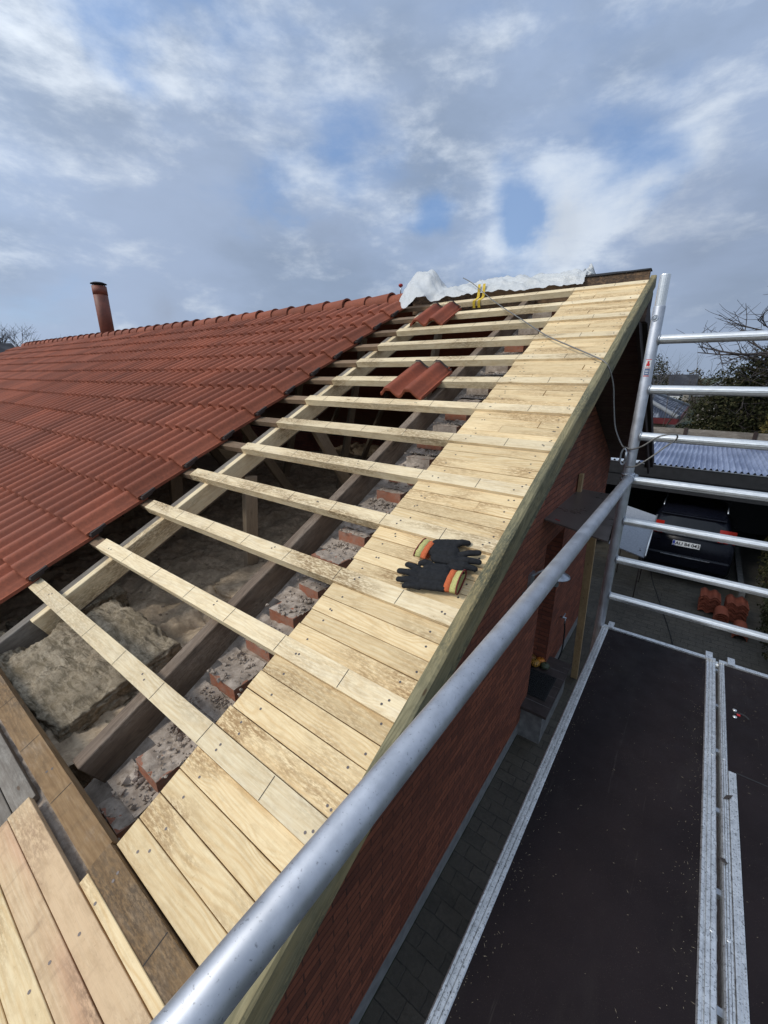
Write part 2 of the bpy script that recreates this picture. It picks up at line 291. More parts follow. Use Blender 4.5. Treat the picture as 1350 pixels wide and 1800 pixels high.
M['leaf'] = m_leaf('evergreen_leaf', (.014, .017, .008), (.036, .037, .016), (.075, .062, .028))
M['leafy'] = m_leaf('autumn_leaf', (.04, .042, .014), (.11, .09, .028), (.20, .14, .04))
M['leafb'] = m_leaf('far_wood_leaf', (.035, .030, .018), (.075, .055, .032), (.05, .065, .03))
def m_tarp():
    m, n = mat('translucent_plastic_sheet'); v = n.obj
    b = n.mix(n.map(n.noise(v, 9, 6, .7), .35, .7), (.80, .81, .79), (.90, .91, .90)); b = n.mix(n.map(n.noise(v, 40, 4, .7), .6, .72, 0, .35), b, (.25, .24, .22))
    n.put(n.b.inputs['Base Color'], b); n.b.inputs['Roughness'].default_value = .32
    n.put(n.b.inputs['Normal'], n.bump(n.noise(v, 26, 5, .6, 1.2), .5, .012))
    tr = n.node('ShaderNodeBsdfTranslucent'); n.put(tr.inputs[0], (.75, .77, .77)); mx = n.node('ShaderNodeMixShader'); mx.inputs[0].default_value = .35
    out = [x for x in n.n if x.type == 'OUTPUT_MATERIAL'][0]
    n.l.new(n.b.outputs[0], mx.inputs[1]); n.l.new(tr.outputs[0], mx.inputs[2]); n.l.new(mx.outputs[0], out.inputs[0]); return m
M['tarp'] = m_tarp()

# ------------------------------------------------------------------ mesh builder
class MB:
    def __init__(s): s.v = []; s.f = []; s.m = []; s.sm = []; s.tone = []
    def face(s, idx, mi=0, sm=False, tone=.5): s.f.append(tuple(idx)); s.m.append(mi); s.sm.append(sm); s.tone.append(tone)
    def box(s, a, b, mi=0, T=None):
        x0, y0, z0 = a; x1, y1, z1 = b; k = len(s.v)
        pts = [Vector(p) for p in ((x0,y0,z0),(x1,y0,z0),(x1,y1,z0),(x0,y1,z0),(x0,y0,z1),(x1,y0,z1),(x1,y1,z1),(x0,y1,z1))]
        if T is not None: pts = [T @ p for p in pts]
        s.v += [tuple(p) for p in pts]
        for f in ((0,3,2,1),(4,5,6,7),(0,1,5,4),(1,2,6,5),(2,3,7,6),(3,0,4,7)): s.face([k+i for i in f], mi)
        return s
    def prism(s, poly, axis, a, b, mi=0):
        """poly of 2D points extruded along an axis"""
        k = len(s.v); n = len(poly)
        for t in (a, b):
            for (p, q) in poly: s.v.append({'x': (t, p, q), 'y': (p, t, q), 'z': (p, q, t)}[axis])
        s.face([k+i for i in range(n)][::-1], mi); s.face([k+n+i for i in range(n)], mi)
        for i in range(n): j = (i+1) % n; s.face([k+i, k+j, k+n+j, k+n+i], mi)
        return s
    def tube(s, pts, r, n=16, mi=0, caps=True, ribs=0.0, sm=True, flat=None):
        pts = [Vector(p) for p in pts]; rs = r if isinstance(r, (list, tuple)) else [r]*len(pts)
        k = len(s.v); prev = None
        for i, p in enumerate(pts):
            t = (pts[min(i+1, len(pts)-1)] - pts[max(i-1, 0)]).normalized()
            if prev is None:
                a = Vector((0, 0, 1)) if abs(t.z) < .9 else Vector((1, 0, 0)); u = t.cross(a).normalized()
            else: u = (prev - t*prev.dot(t)).normalized()
            w = t.cross(u); prev = u
            for j in range(n):
                an = 2*math.pi*j/n; rr = rs[i]*(1 + (ribs if j % 2 else 0))
                s.v.append(tuple(p + u*math.cos(an)*rr + w*math.sin(an)*rr))
        for i in range(len(pts)-1):
            for j in range(n):
                j2 = (j+1) % n; s.face([k+i*n+j, k+i*n+j2, k+(i+1)*n+j2, k+(i+1)*n+j], mi, sm)
        if caps: s.face([k+j for j in range(n)][::-1], mi); e = k+(len(pts)-1)*n; s.face([e+j for j in range(n)], mi)
        return s
    def lathe(s, prof, n=24, c=(0,0,0), mi=0, lobes=0, amp=0):
        k = len(s.v); c = Vector(c)
        for (r, z) in prof:
            for j in range(n):
                a = 2*math.pi*j/n; rr = r*(1 + amp*abs(math.sin(a*lobes/2)) if lobes else 1); s.v.append((c.x+rr*math.cos(a), c.y+rr*math.sin(a), c.z+z))
        for i in range(len(prof)-1):
            for j in range(n): j2 = (j+1) % n; s.face([k+i*n+j, k+i*n+j2, k+(i+1)*n+j2, k+(i+1)*n+j], mi, True)
        return s
    def grid(s, nx, ny, fn, mi=0, sm=True, tone=.5):
        k = len(s.v)
        for j in range(ny+1):
            for i in range(nx+1): s.v.append(tuple(fn(i/nx, j/ny)))
        for j in range(ny):
            for i in range(nx): a = k+j*(nx+1)+i; s.face([a, a+1, a+nx+2, a+nx+1], mi, sm, tone)
        return s
    def rock(s, c, r, mi=0, squash=.8):
        bm = bmesh.new(); bmesh.ops.create_icosphere(bm, subdivisions=1, radius=1); k = len(s.v); o = random.random()*99
        for v in bm.verts:
            d = v.co * (r*(.65+.7*noise.noise(v.co*1.1+Vector((o, o, 0))) + .25*random.random())); s.v.append((c[0]+d.x, c[1]+d.y, c[2]+d.z*squash))
        for f in bm.faces: s.face([k+v.index for v in f.verts], mi)
        bm.free(); return s
    def build(s, name, mats, parent=None, T=None, tone=False, bevel=0):
        me = bpy.data.meshes.new(name); me.from_pydata(s.v, [], s.f)
        for m in (mats if isinstance(mats, (list, tuple)) else [mats]): me.materials.append(m)
        me.polygons.foreach_set('material_index', s.m); me.polygons.foreach_set('use_smooth', s.sm)
        if tone: me.attributes.new('tone', 'FLOAT', 'FACE').data.foreach_set('value', s.tone)
        me.update(); o = bpy.data.objects.new(name, me); col.objects.link(o)
        T = T or Matrix()
        if parent: o.parent = parent; o.matrix_local = world_of(parent).inverted() @ T
        else: o.matrix_world = T
        o['_w'] = [x for row in T for x in row]
        if bevel:
            b = o.modifiers.new('edge', 'BEVEL'); b.width = bevel; b.segments = 1; b.limit_method = 'ANGLE'
        return o
def world_of(o):
    w = o.get('_w'); return Matrix([w[i*4:i*4+4] for i in range(4)]) if w else Matrix()
def tag(o, label=None, cat=None, group=None, kind=None):
    if label: o['label'] = label
    if cat: o['category'] = cat
    if group: o['group'] = group
    if kind: o['kind'] = kind
    return o
def empty(name, loc, label, cat, group=None):
    o = bpy.data.objects.new(name, None); col.objects.link(o); T = Matrix.Translation(loc); o.matrix_world = T; o['_w'] = [x for row in T for x in row]; o.empty_display_size = .1
    return tag(o, label, cat, group)
def copy_tree(o, T, parent=None):
    c = o.copy(); col.objects.link(c); kids = [k for k in bpy.data.objects if k.parent == o]
    if parent: c.parent = parent
    else: c.matrix_world = T; c['_w'] = [x for row in T for x in row]
    for k in kids: copy_tree(k, None, c)
    return c

# roof frame of reference: X = along the battens, s = up the slope, h = off the batten tops
TH = R(26); SV = Vector((0, math.cos(TH), math.sin(TH))); NV = Vector((0, -math.sin(TH), math.cos(TH))); D0 = -1.167
def rp(x, s, h=0): return Vector((x, 0, 0)) + SV*s + NV*(D0+h)
RM = Matrix(((1, 0, 0, 0), (0, SV.y, NV.y, 0), (0, SV.z, NV.z, 0), (0, 0, 0, 1)))     # local (x, s, n) -> world
def RT(x, s, h=0): return Matrix.Translation(rp(x, s, h)) @ RM
RIDGE_Y = 4.25; XL = -16.3
def zroof(y, h=0): return (D0+h)/math.cos(TH) + y*math.tan(TH)

# ------------------------------------------------------------------ setting: ground
g = MB(); g.grid(60, 60, lambda u, v: ((u-.5)*900, (v-.5)*900+150, GZ + .0))
tag(g.build('ground', plain('grass_and_soil', (.045, .055, .025), .95, scale=.5, var=.3)), kind='structure')
p = MB(); p.box((-1.18, -6, GZ-.02), (1.75, 11.6, GZ+.004)); p.box((-6, 8.3, GZ-.02), (-1.18, 11.6, GZ+.004)); tag(p.build('driveway_paving', M['paver']), kind='structure')
p = MB(); p.box((-2.2, 11.6, GZ-.02), (1.9, 17.0, GZ+.006)); tag(p.build('carport_floor', plain('concrete_floor', (.07, .065, .055), .5, scale=6, var=.3)), kind='structure')

# ------------------------------------------------------------------ house
house = empty('brick_house', (-8.7, 4.25, GZ), 'red brick house with its gable roof half stripped to battens and new boards', 'house')
WX = -1.18
# gable wall with door opening (pieces butt end to end)
def slope_top(y): return zroof(y, -.19) if y < RIDGE_Y else zroof(2*RIDGE_Y-y, -.19)
w = MB(); ZB = GZ+.24; DH = -1.90; D1, D2 = 4.74, 5.53; X0, X1 = WX-.30, WX
w.prism([(-.28, ZB), (D1, ZB), (D1, DH), (D1, slope_top(D1)), (RIDGE_Y, slope_top(RIDGE_Y)), (-.28, slope_top(-.28))], 'x', X0, X1)
w.prism([(D1, DH), (D2, DH), (D2, slope_top(D2)), (D1, slope_top(D1))], 'x', X0, X1)
w.prism([(D2, ZB), (8.28, ZB), (8.28, slope_top(8.28)), (D2, slope_top(D2))], 'x', X0, X1)
w.build('wall', M['brick'], house)
tag(MB().box((X0+.02, D2-.004, -4.03), (X1-.001, D2-.0005, DH)).build('door_reveal', M['brick_y'], house), 'brick reveal at the far side of the doorway')
for nm, bx in (('wall', ((XL+.5, -.28, GZ), (X0, -.02, zroof(-.28, -.3)))), ('wall', ((XL+.5, 8.0, GZ), (X0, 8.28, zroof(.2, -.3))))):
    MB().box(*bx).build(nm, M['brick_y'], house)
w = MB(); w.prism([(-.02, GZ), (8.0, GZ), (8.0, zroof(.3, -.3)), (RIDGE_Y, zroof(RIDGE_Y, -.25)), (-.02, zroof(0, -.3))], 'x', XL+.5, XL+.8); w.build('wall', M['brick'], house)
pl = MB(); pl.box((WX-.28, -.25, GZ), (WX-.008, D1+.1, ZB-.003)); pl.box((WX-.28, D1+.1, GZ), (WX-.008, 8.26, ZB-.003)); pl.build('plinth', M['plinth'], house)
# doorway
dr = MB().box((-1.46, D1+.02, -4.0), (-1.42, D2-.06, DH-.02)).build('door', plain('dark_front_door', (.03, .022, .02), .4), house)
f = MB(); f.box((-1.475, D2-.065, -4.05), (-1.375, D2-.006, DH)); f.box((-1.475, D1+.001, -4.05), (-1.375, D1+.02, DH)); f.box((-1.475, D1+.02, DH-.05), (-1.38, D2-.065, DH-.001)); f.build('door_frame', M['white'], dr)
MB().tube([(-1.41, D1+.12, -3.0), (-1.37, D1+.12, -3.0), (-1.37, D1+.24, -3.0)], .01, 10).build('door_handle', M['steel'], dr)
st = MB(); st.box((-1.45, 4.50, -4.09), (-.86, 5.75, -4.05)); [st.box((-1.18, y, -4.0495), (-.862, y+.006, -4.048), 1) for y in (4.68, 5.48)]; [st.box((-.95, y, -4.0495), (-.862, y+.005, -4.048), 1) for y in (4.9, 5.12, 5.32, 5.6)]; st.build('porch_step', [M['steptile'], plain('pale_grout', (.16, .15, .14), .9)], house, bevel=.0)
MB().box((-1.45, 4.54, GZ), (-.91, 5.71, -4.092)).build('step_base', M['conc'], house)
# ceiling, back slope and roof covering
MB().box((XL+.8, -.02, -2.12), (X0, 8.0, -2.06)).build('ceiling', M['stud'], house)
bk = MB(); yr = RIDGE_Y
def back(xa, xb, h0, h1, ya, yb): return [(ya, zroof(2*yr-ya, h1)), (yb, zroof(2*yr-yb, h1)), (yb, zroof(2*yr-yb, h0)), (ya, zroof(2*yr-ya, h0))]
bk.prism(back(0, 0, -.034, .03, yr+.01, 8.82), 'x', XL, -2.75); bk.prism(back(0, 0, -.034, -.004, yr+.06, 8.82), 'x', -2.749, -.62); bk.build('back_roof', M['tile'], house, tone=True)
so_ = MB()
k = 0; y = yr+.10
while y < 8.7:
    so_.prism([(y, zroof(2*yr-y, -.055)), (y+.082, zroof(2*yr-y-.082, -.055)), (y+.082, zroof(2*yr-y-.082, -.036)), (y, zroof(2*yr-y, -.036))], 'x', -1.40, -.66); y += .092
so_.build('soffit_board', wood('dark_soffit_slat', (.13, .075, .062), (.07, .042, .035), knots=False), house); house_soffit = 1
for (xa, xb, h0, h1, nm) in ((-.635, -.605, -.22, -.01, 'bargeboard'), (-.604, -.565, -.11, .0, 'bargeboard')):
    b = MB(); b.prism(back(0, 0, h0, h1, yr+.01, 8.9), 'x', xa, xb); tag(b.build(nm, M['darkwood'], house), 'dark brown bargeboard of the far slope')
MB().box((-.70, 8.83, zroof(-.33)-.16), (-.6, 8.98, zroof(-.33)-.02)).build('gutter', M['darkwood'], house)

TW, GAUGE = .30, .34
BT = [-.356, .000, .346, .689, 1.028, 1.366, 1.700, 2.030, 2.350, 2.670, 2.990, 3.307, 3.625, 3.945]     # batten top edges, b0 .. b13
def tprof(u):
    c = .5+.5*math.cos(2*math.pi*(u-.062)/.15); h = .047*min(1, c*1.15)**1.15
    if .130 < u < .142: h -= .004
    if u > .283: h = -.014
    if u < .010: h += .004
    return h
def add_tile(mb, x0, s0, length, gauge, lift=.032, tilt=.028, nu=24, tone=.5, local=False, under=False, width=TW):
    """one double-roll tile, its nose at s0; x0 is its left edge"""
    us = [i/nu*width for i in range(nu+1)]
    fr = (lambda x, s, h: Vector((x, s, h))) if local else rp
    vs = [0, .006, .02, length*.5, length]; jit = random.uniform(-.0015, .0015); js = random.uniform(-.003, .003)
    k = len(mb.v)
    for v in vs:
        for u in us:
            z = lift + tilt*(1-v/gauge) + tprof(u/width*.3) + jit - (.008 if v == 0 else 0)
            mb.v.append(tuple(fr(x0+u, s0+v+js, z)))
    n = nu+1
    for j in range(len(vs)-1):
        for i in range(nu): a = k+j*n+i; mb.face([a, a+1, a+n+1, a+n], 0, True, tone)
    k2 = len(mb.v)                                  # nose underside
    for u in us: mb.v.append(tuple(fr(x0+u, s0+.002+js, lift+tilt+tprof(u/width*.3)-.025+jit)))
    for i in range(nu): mb.face([k2+i, k2+i+1, k+i+1, k+i], 0, False, tone*.8)
    for i, sgn in ((0, 1), (nu, -1)):               # side edges
        e = len(mb.v); L = len(vs)
        for v in vs: mb.v.append(tuple(fr(x0+us[i], s0+v+js, lift+tilt*(1-v/gauge)+tprof(us[i]/width*.3)-.018+jit)))
        for j in range(L-1): q = [k+j*n+i, k+(j+1)*n+i, e+j+1, e+j]; mb.face(q if sgn < 0 else q[::-1], 0, False, tone)
    if under:
        k3 = len(mb.v)
        for v in (0.002, length):
            for u in us: mb.v.append(tuple(fr(x0+u, s0+v, lift+tilt*(1-v/gauge)+tprof(u/width*.3)-.02)))
        for i in range(nu): mb.face([k3+i, k3+n+i, k3+n+i+1, k3+i+1], 0, True, tone)
        for i in range(nu): a = k+(len(vs)-1)*n+i; mb.face([a, a+1, k3+n+i+1, k3+n+i], 0, False, tone)
rt = MB(); XR = -2.705
ncol = int((XR-XL)/TW)
sn = [b-.052 for b in BT]                            # nose lines
for r_ in range(-1, 13):
    s0 = sn[r_] if r_ >= 0 else sn[0]-.34
    g_ = (sn[r_+1]-s0) if r_ >= 0 and r_+1 < len(sn) else .34
    if r_ == 12: g_ = .3
    for c_ in range(ncol):
        add_tile(rt, XR-TW*(c_+1), s0, g_+(.05 if r_ < 12 else .0), g_, nu=30 if c_ < 18 else 20, tone=random.random())
rt.build('roof_tiles', M['tile'], house, tone=True)
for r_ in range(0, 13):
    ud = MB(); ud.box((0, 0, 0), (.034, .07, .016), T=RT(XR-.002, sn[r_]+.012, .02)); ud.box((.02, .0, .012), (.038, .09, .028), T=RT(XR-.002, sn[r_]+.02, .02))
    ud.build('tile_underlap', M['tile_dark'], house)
rc = MB(); cx = XR-.03; L = .335                     # ridge capping
i = 0
RZ = .748
while cx > XL-.05:
    tone = random.random(); dz = random.uniform(-.004, .004); dy = random.uniform(-.006, .006)
    def capf(u, v, cx=cx, dz=dz, dy=dy):
        a = math.pi*(v*1.12-.06); r = .104*(.93+.07*u) + (.007 if u > .92 else 0)
        ul = (1-u)
        return (cx - L*1.06*ul, yr+dy - math.cos(a)*r*1.02, RZ+dz + math.sin(a)*r*.93 + .016*(u))
    rc.grid(10, 14, capf, tone=tone)
    def lip(u, v, cx=cx, dz=dz, dy=dy):
        a = math.pi*(v*1.12-.06); r = .111-.02*(1-u); return (cx, yr+dy - math.cos(a)*r*1.02, RZ+dz + math.sin(a)*r*.93+.016)
    rc.grid(1, 14, lip, tone=tone*.7); cx -= L; i += 1
rc.build('ridge_tiles', M['tile'], house, tone=True)
MB().box((XL+.02, yr-.085, zroof(yr)-.06), (XR-.08, yr+.085, zroof(yr)+.008)).build('ridge_roll', M['tile_dark'], house)
# chimney flue
ch = MB(); CX, CY = -11.3, 4.5; cz = zroof(yr)-.1
ch.tube([(CX, CY, cz), (CX, CY, 1.82)], .142, 28); ch.tube([(CX, CY, 1.66), (CX, CY, 1.835)], .146, 28); co = ch.build('chimney', plain('terracotta_flue', (.20, .065, .038), .6, scale=6, var=.25), house)
cw = MB(); cw.lathe([(.0, .03), (.10, .026), (.16, .0), (.16, -.012), (.0, -.012)], 28, (CX, CY, 1.885))
for a in range(4): cw.tube([(CX+.12*math.cos(a*1.57), CY+.12*math.sin(a*1.57), 1.83), (CX+.12*math.cos(a*1.57), CY+.12*math.sin(a*1.57), 1.88)], .008, 6)
cw.build('chimney_cowl', M['black'], co)
vp = MB(); vp.tube([(-2.96, 4.25, .83), (-2.96, 4.25, .925)], .007, 10); vp.build('vent_pipe', M['steel'], house)
MB().lathe([(.0, .02), (.02, .016), (.026, .0), (.018, -.012), (0, -.012)], 16, (-2.96, 4.25, .925)).build('vent_cap', M['taillight'], house)

# rafters, sister timber, trusses
RB = -.046
def slope_beam(x0, x1, s0, s1, h0, h1, m, nm, lab=None):
    T = Matrix.Translation(rp((x0+x1)/2, (s0+s1)/2, (h0+h1)/2)) @ RM @ Matrix.Rotation(R(90), 4, 'Z')
    o = MB().box((-(s1-s0)/2, -(x1-x0)/2, -(h1-h0)/2), ((s1-s0)/2, (x1-x0)/2, (h1-h0)/2)).build(nm, M[m], house, T, bevel=.003)
    return tag(o, lab) if lab else o
slope_beam(-1.485, -1.43, -.34, 4.12, RB-.165, RB, 'rafter', 'rafter', 'dark brown rafter beside the gable bricks')
slope_beam(-2.545, -2.492, -.5, 4.12, RB-.15, RB-.004, 'greyw', 'rafter')
slope_beam(-2.490, -2.445, -.165, 4.05, RB-.115, RB, 'batten', 'sister_timber', 'pale new timber fixed along the old rafter')
for x in (-3.55, -4.55, -5.55, -6.55): slope_beam(x-.025, x+.025, -.5, 4.12, RB-.15, RB, 'rafter', 'rafter')
def bar(a, b, w_, t_, m, nm, parent=None, lab=None, bevel=.003, roll_=0):
    a, b = Vector(a), Vector(b); d = b-a; L_ = d.length; x = d.normalized(); up = Vector((1, 0, 0)) if abs(x.x) < .9 else Vector((0, 0, 1)); y_ = up.cross(x).normalized(); z_ = x.cross(y_)
    T = Matrix(((x.x, y_.x, z_.x, 0), (x.y, y_.y, z_.y, 0), (x.z, y_.z, z_.z, 0), (0, 0, 0, 1))); T = Matrix.Translation((a+b)/2) @ T
    o = MB().box((-L_/2, -w_/2, -t_/2), (L_/2, w_/2, t_/2)).build(nm, M[m], parent, T, bevel=bevel)
    return tag(o, lab) if lab else o
for x in (-2.52, -3.55, -4.55, -5.55):
    bar((x+.05, 1.72, zroof(1.72, -.2)), (x+.05, 1.60, -1.98), .10, .045, 'stud', 'truss_strut', house)
    bar((x+.05, 2.35, zroof(2.35, -.19)), (x+.05, 3.45, -1.98), .095, .045, 'stud', 'truss_strut', house)
    bar((x+.05, 6.1, zroof(2.4, -.19)), (x+.05, 5.0, -1.98), .095, .045, 'stud', 'truss_strut', house)
    bar((x+.095, 4.2, zroof(4.2, -.3)), (x+.095, 3.5, -1.98), .095, .045, 'stud', 'truss_strut', house)
    bar((x, 0.0, -1.70), (x, 8.0, -1.70), .05, .12, 'rafter', 'ceiling_joist', house)
bar((-1.50, 3.1, zroof(3.1, -.2)), (-1.50, 2.45, -1.98), .08, .04, 'stud', 'truss_strut', house)
bar((-1.56, 3.3, zroof(3.3, -.2)), (-1.56, 2.65, -1.98), .08, .04, 'greyw', 'truss_strut', house)

# battens (with the pencil lines and screws of the tile spacing) and boards between them
def screw(mb, x, y, z, mi=1, r=.0042):
    k = len(mb.v)
    for j in range(7): a = j*math.tau/7; mb.v.append((x+r*math.cos(a), y+r*math.sin(a), z))
    mb.face(list(range(k, k+7)), mi)
def batten(x0, x1, st, m, nm='batten', lab=None, h=0.0, lines=True, wd=.070, th=.045, cut=(), dark=()):
    cxm = (x0+x1)/2; mb = MB(); mb.box((x0-cxm, -wd, -th), (x1-cxm, 0, 0))
    if lines:
        for kx in [-.755-.3035*q for q in range(7)]:
            if x0+.05 < kx < x1-.02:
                t = .0012 if kx not in dark else .002; sk = random.uniform(-.002, .002)
                kk = len(mb.v); mb.v += [(kx-cxm-t+sk, -wd+.002, .0006), (kx-cxm+t+sk, -wd+.002, .0006), (kx-cxm+t-sk, -.002, .0006), (kx-cxm-t-sk, -.002, .0006)]; mb.face([kk, kk+1, kk+2, kk+3], 2)
        for kx in (-.575, -.97, -1.47, -2.47):
            if x0 < kx < x1:
                for q in (-.45, -.62): screw(mb, kx-cxm+random.uniform(-.02, .02), q*wd+random.uniform(-.012, .02), .0007)
    o = mb.build(nm, [M[m], M['screw'], M['line']], house, Matrix.Translation(Vector((0, 0, 0))) @ RT(cxm, st, h) @ Matrix.Rotation(random.uniform(-.0012, .0012), 4, 'Z'))
    return tag(o, lab) if lab else o
XE = -.531
LEFT = [None, -2.70, -2.60, -2.635, -2.625, -2.475, -2.455, -2.465, -2.45, -2.435, -2.43, -2.43, -2.42, -2.42]
for i in range(1, 14):
    xl = LEFT[i]
    if i in (1, 2):
        batten(xl, XE, BT[i], 'batten')
    else:
        batten(xl, XE, BT[i], 'batten')
    batten(XL+.1, xl-.002, BT[i]-.004, 'oldbatten', 'batten', 'older brown batten running under the tiles', -.006, False, wd=.062, th=.036)
batten(-1.066, XE, BT[0]-.004, 'ochre', 'batten', 'brown stained batten at the eaves')
batten(-2.9, -1.069, BT[0], 'ochre', 'batten', 'grey and ochre stained eaves batten', -.006)
batten(XL+.1, -2.905, BT[0], 'oldbatten', 'batten', None, -.01, False)
def board(x0, x1, s0, s1, m, h, lab=None, nm='board', gap=.0014):
    cxm = (x0+x1)/2; w2 = (s1-s0)/2-gap; mb = MB(); mb.box((x0-cxm+random.uniform(-.003, .003), -w2, -.022), (x1-cxm, w2, 0))
    for kx in (-.572, -.968):
        if x0+.01 < kx < x1-.01:
            for _ in range(1 if random.random() < .7 else 2): screw(mb, kx-cxm+random.uniform(-.02, .02), random.uniform(-.5, .5)*w2, .0006)
    o = mb.build(nm, [M[m], M['screw']], house, RT(cxm, (s0+s1)/2, h+random.uniform(-.0012, .0012)) @ Matrix.Rotation(random.uniform(-.002, .002), 4, 'Z'), bevel=.0012)
    return tag(o, lab) if lab else o
joints = {3: {1: -.80}, 4: {2: -.70}, 6: {1: -.84, 2: -.66}, 7: {2: -.74}, 8: {0: -.88, 2: -.62}, 9: {1: -.78, 3: -.83}, 10: {0: -.7, 2: -.75}, 11: {1: -.82}, 12: {1: -.86, 2: -.86}}
for i in range(13):
    a = BT[i]; b_ = BT[i+1]-.070; w4 = (b_-a)/4
    for q in range(4):
        s0, s1 = a+w4*q, a+w4*(q+1); xx = -1.057+random.uniform(-.004, .004); j = joints.get(i, {}).get(q)
        if j: board(xx, j-.001, s0, s1, 'board', -.013); board(j+.001, XE, s0, s1, 'board', -.013)
        else: board(xx, XE, s0, s1, 'board', -.013)
# eaves boards below the last batten
board(-1.053, XE, -.452, -.426, 'board', .004, 'narrow new strip along the eaves batten', gap=.001)
ee = [-.454, -.522, -.589, -.657, -.727, -.797, -.87]
for q in range(6):
    board(-1.452+.004*q, XE, ee[q+1], ee[q], ('pinkmild', 'pink', 'board', 'board', 'pinkmild', 'board')[q], .004, 'pinkish orange stained eaves board' if q == 1 else None)
for q in range(3): tag(board(-2.3, -1.46, ee[q+1]+.006, ee[q]+.006, 'greyw', -.02), 'old grey board left on the eaves')
slope_beam(-1.2, XE, -.9, -.86, -.05, -.0, 'greyw', 'eaves_batten')
emb = MB(); emb.grid(160, 8, lambda u, v: rp(-3+u*2.4, -.50+v*.09, -.045+.012*noise.fractal(Vector((u*40, v*3, 0)), 1, 2, 4))); emb.build('eaves_mortar', M['mortar'], house)
# verge
def vergeb(x0, x1, s0, s1, h0, h1, m, lab):
    n_ = 40; mb = MB(); k = 0
    def sec(t, i): j = lambda q: .0022*noise.noise(Vector((q*3.1, t*9, 0))); return [(x0, h0+j(1)), (x1+j(2)*1.3, h0+j(3)), (x1+j(4)*1.3, h1-.006+j(5)), (x1-.007+j(9), h1+j(6)), (x0, h1+j(7))]
    L_ = s1-s0
    for i in range(n_+1):
        t = i/n_
        for (x, h) in sec(t, i): mb.v.append((t*L_, -(x-(x0+x1)/2), h))
    for i in range(n_):
        for j in range(5): j2 = (j+1) % 5; mb.face([i*5+j, i*5+j2, (i+1)*5+j2, (i+1)*5+j])
    mb.face([4, 3, 2, 1, 0]); mb.face([n_*5+j for j in range(5)])
    T = Matrix.Translation(rp((x0+x1)/2, s0, 0)) @ RM @ Matrix.Rotation(R(90), 4, 'Z')
    return tag(mb.build('verge_board', M[m], house, T), lab)
vergeb(-.530, -.492, -.9, 4.03, -.082, .004, 'green', 'greenish pressure treated timber along the verge')
vergeb(-.524, -.500, -.9, 4.0, -.135, -.083, 'green', 'greenish lower board under the verge')
# ridge board on the stripped part
MB().box((0, -.022, -.17), (2.20, .022, .0)).build('ridge_board', M['ridgeboard'], house, Matrix.Translation((-2.75, 4.205, .775)))
fe_ = MB(); fe_.grid(40, 6, lambda u, v: (-1.75+u*1.20, 4.172+v*.14, .788-.006*abs(v-.5)+.006*noise.noise(Vector((u*9, v*3, 0)))-(.014 if v == 0 else 0))); fo_ = fe_.build('ridge_felt', M['black'], house); fo_.modifiers.new('t', 'SOLIDIFY').thickness = .006
MB().box((-.02, -.05, -.22), (.02, .14, .01)).build('ridge_end_block', M['darkwood'], house, Matrix.Translation((-.555, 4.33, .63)))

# gable-top bricks stepping up under the slope
def ystep(k): return .06+.1485*k
def zstep(k): return -1.385+.0725*k
for k in range(27):
    y0 = ystep(k)+random.uniform(-.012, .012); z0 = zstep(k)+random.uniform(-.006, .004)
    if y0 > 4.0: break
    xl = -1.345+random.uniform(-.02, .02); back_ = k % 2
    if back_: xl += random.uniform(-.01, .03); y0 += .02; z0 -= .008
    mb = MB(); nx, ny = 22, 18; wx = WX-.003-xl; rz = random.uniform(-.05, .05)
    Tb = Matrix.Translation((xl, y0, 0)) @ Matrix.Rotation(rz, 4, 'Z') @ Matrix.Translation((-xl, -y0, 0))
    def tf(u, v):
        e = min(u, 1-u, v, 1)*9; e = min(1, e)
        return Tb @ Vector((xl+u*wx, y0+v*.19, z0-.003+.005*noise.noise(Vector((u*5, v*5, k*3.3)))+e*(.003+.007*max(0, noise.fractal(Vector((u*4, v*4+9, k*1.7)), 1, 2, 4)))))
    mb.grid(nx, ny, tf, 1); mb.box((xl+.001, y0+.001, z0-.056), (WX-.004, y0+.189, z0-.003), 0, T=Tb)
    mb.m[-1] = 1; mb.m[-2] = 1; mb.m[-6] = 1
    if k in (13, 15, 17, 18, 20, 21, 23, 24, 25, 26): mb.m[-4] = 1
    tag(mb.build('brick', [M['brickpiece'], M['mortar']], house, bevel=.0), None)
mo = MB()
for k in range(27):
    y0 = ystep(k)
    if y0 > 4.0: break
    def mf(u, v, k=k):                                # crumbly mortar bank lying against the front of each brick
        x = -1.385+u*.205; y_ = ystep(k)-.075+v*.085; base = zstep(k-1)+.002
        return (x, y_, base-.008+(.006+.030*v*v)*(.4+.8*max(-.3, noise.fractal(Vector((x*11, k*2.1, 3)), 1, 2, 3)+.3))+.004*noise.noise(Vector((x*90, y_*90, k))))
    mo.grid(22, 9, mf)
    mo.box((-1.345, y0+.012, zstep(k)-.073), (WX-.006, y0+.2, zstep(k)-.06))
mo.build('mortar_bed', M['mortar'], house)
w2 = MB(); w2.prism([(.02, -2.06), (8.0, -2.06), (8.0, slope_top(8.0)-.02), (yr, slope_top(yr)-.1), (.02, slope_top(.02)-.18)], 'x', X0-.012, X0-.001); w2.prism([(-.2, zroof(-.2, -.188)), (4.1, zroof(4.1, -.188)), (4.1, zroof(4.1, -.180)), (-.2, zroof(-.2, -.180))], 'x', X0-.011, X1-.012); w2.build('inner_leaf', M['mortar'], house)
rb = MB()
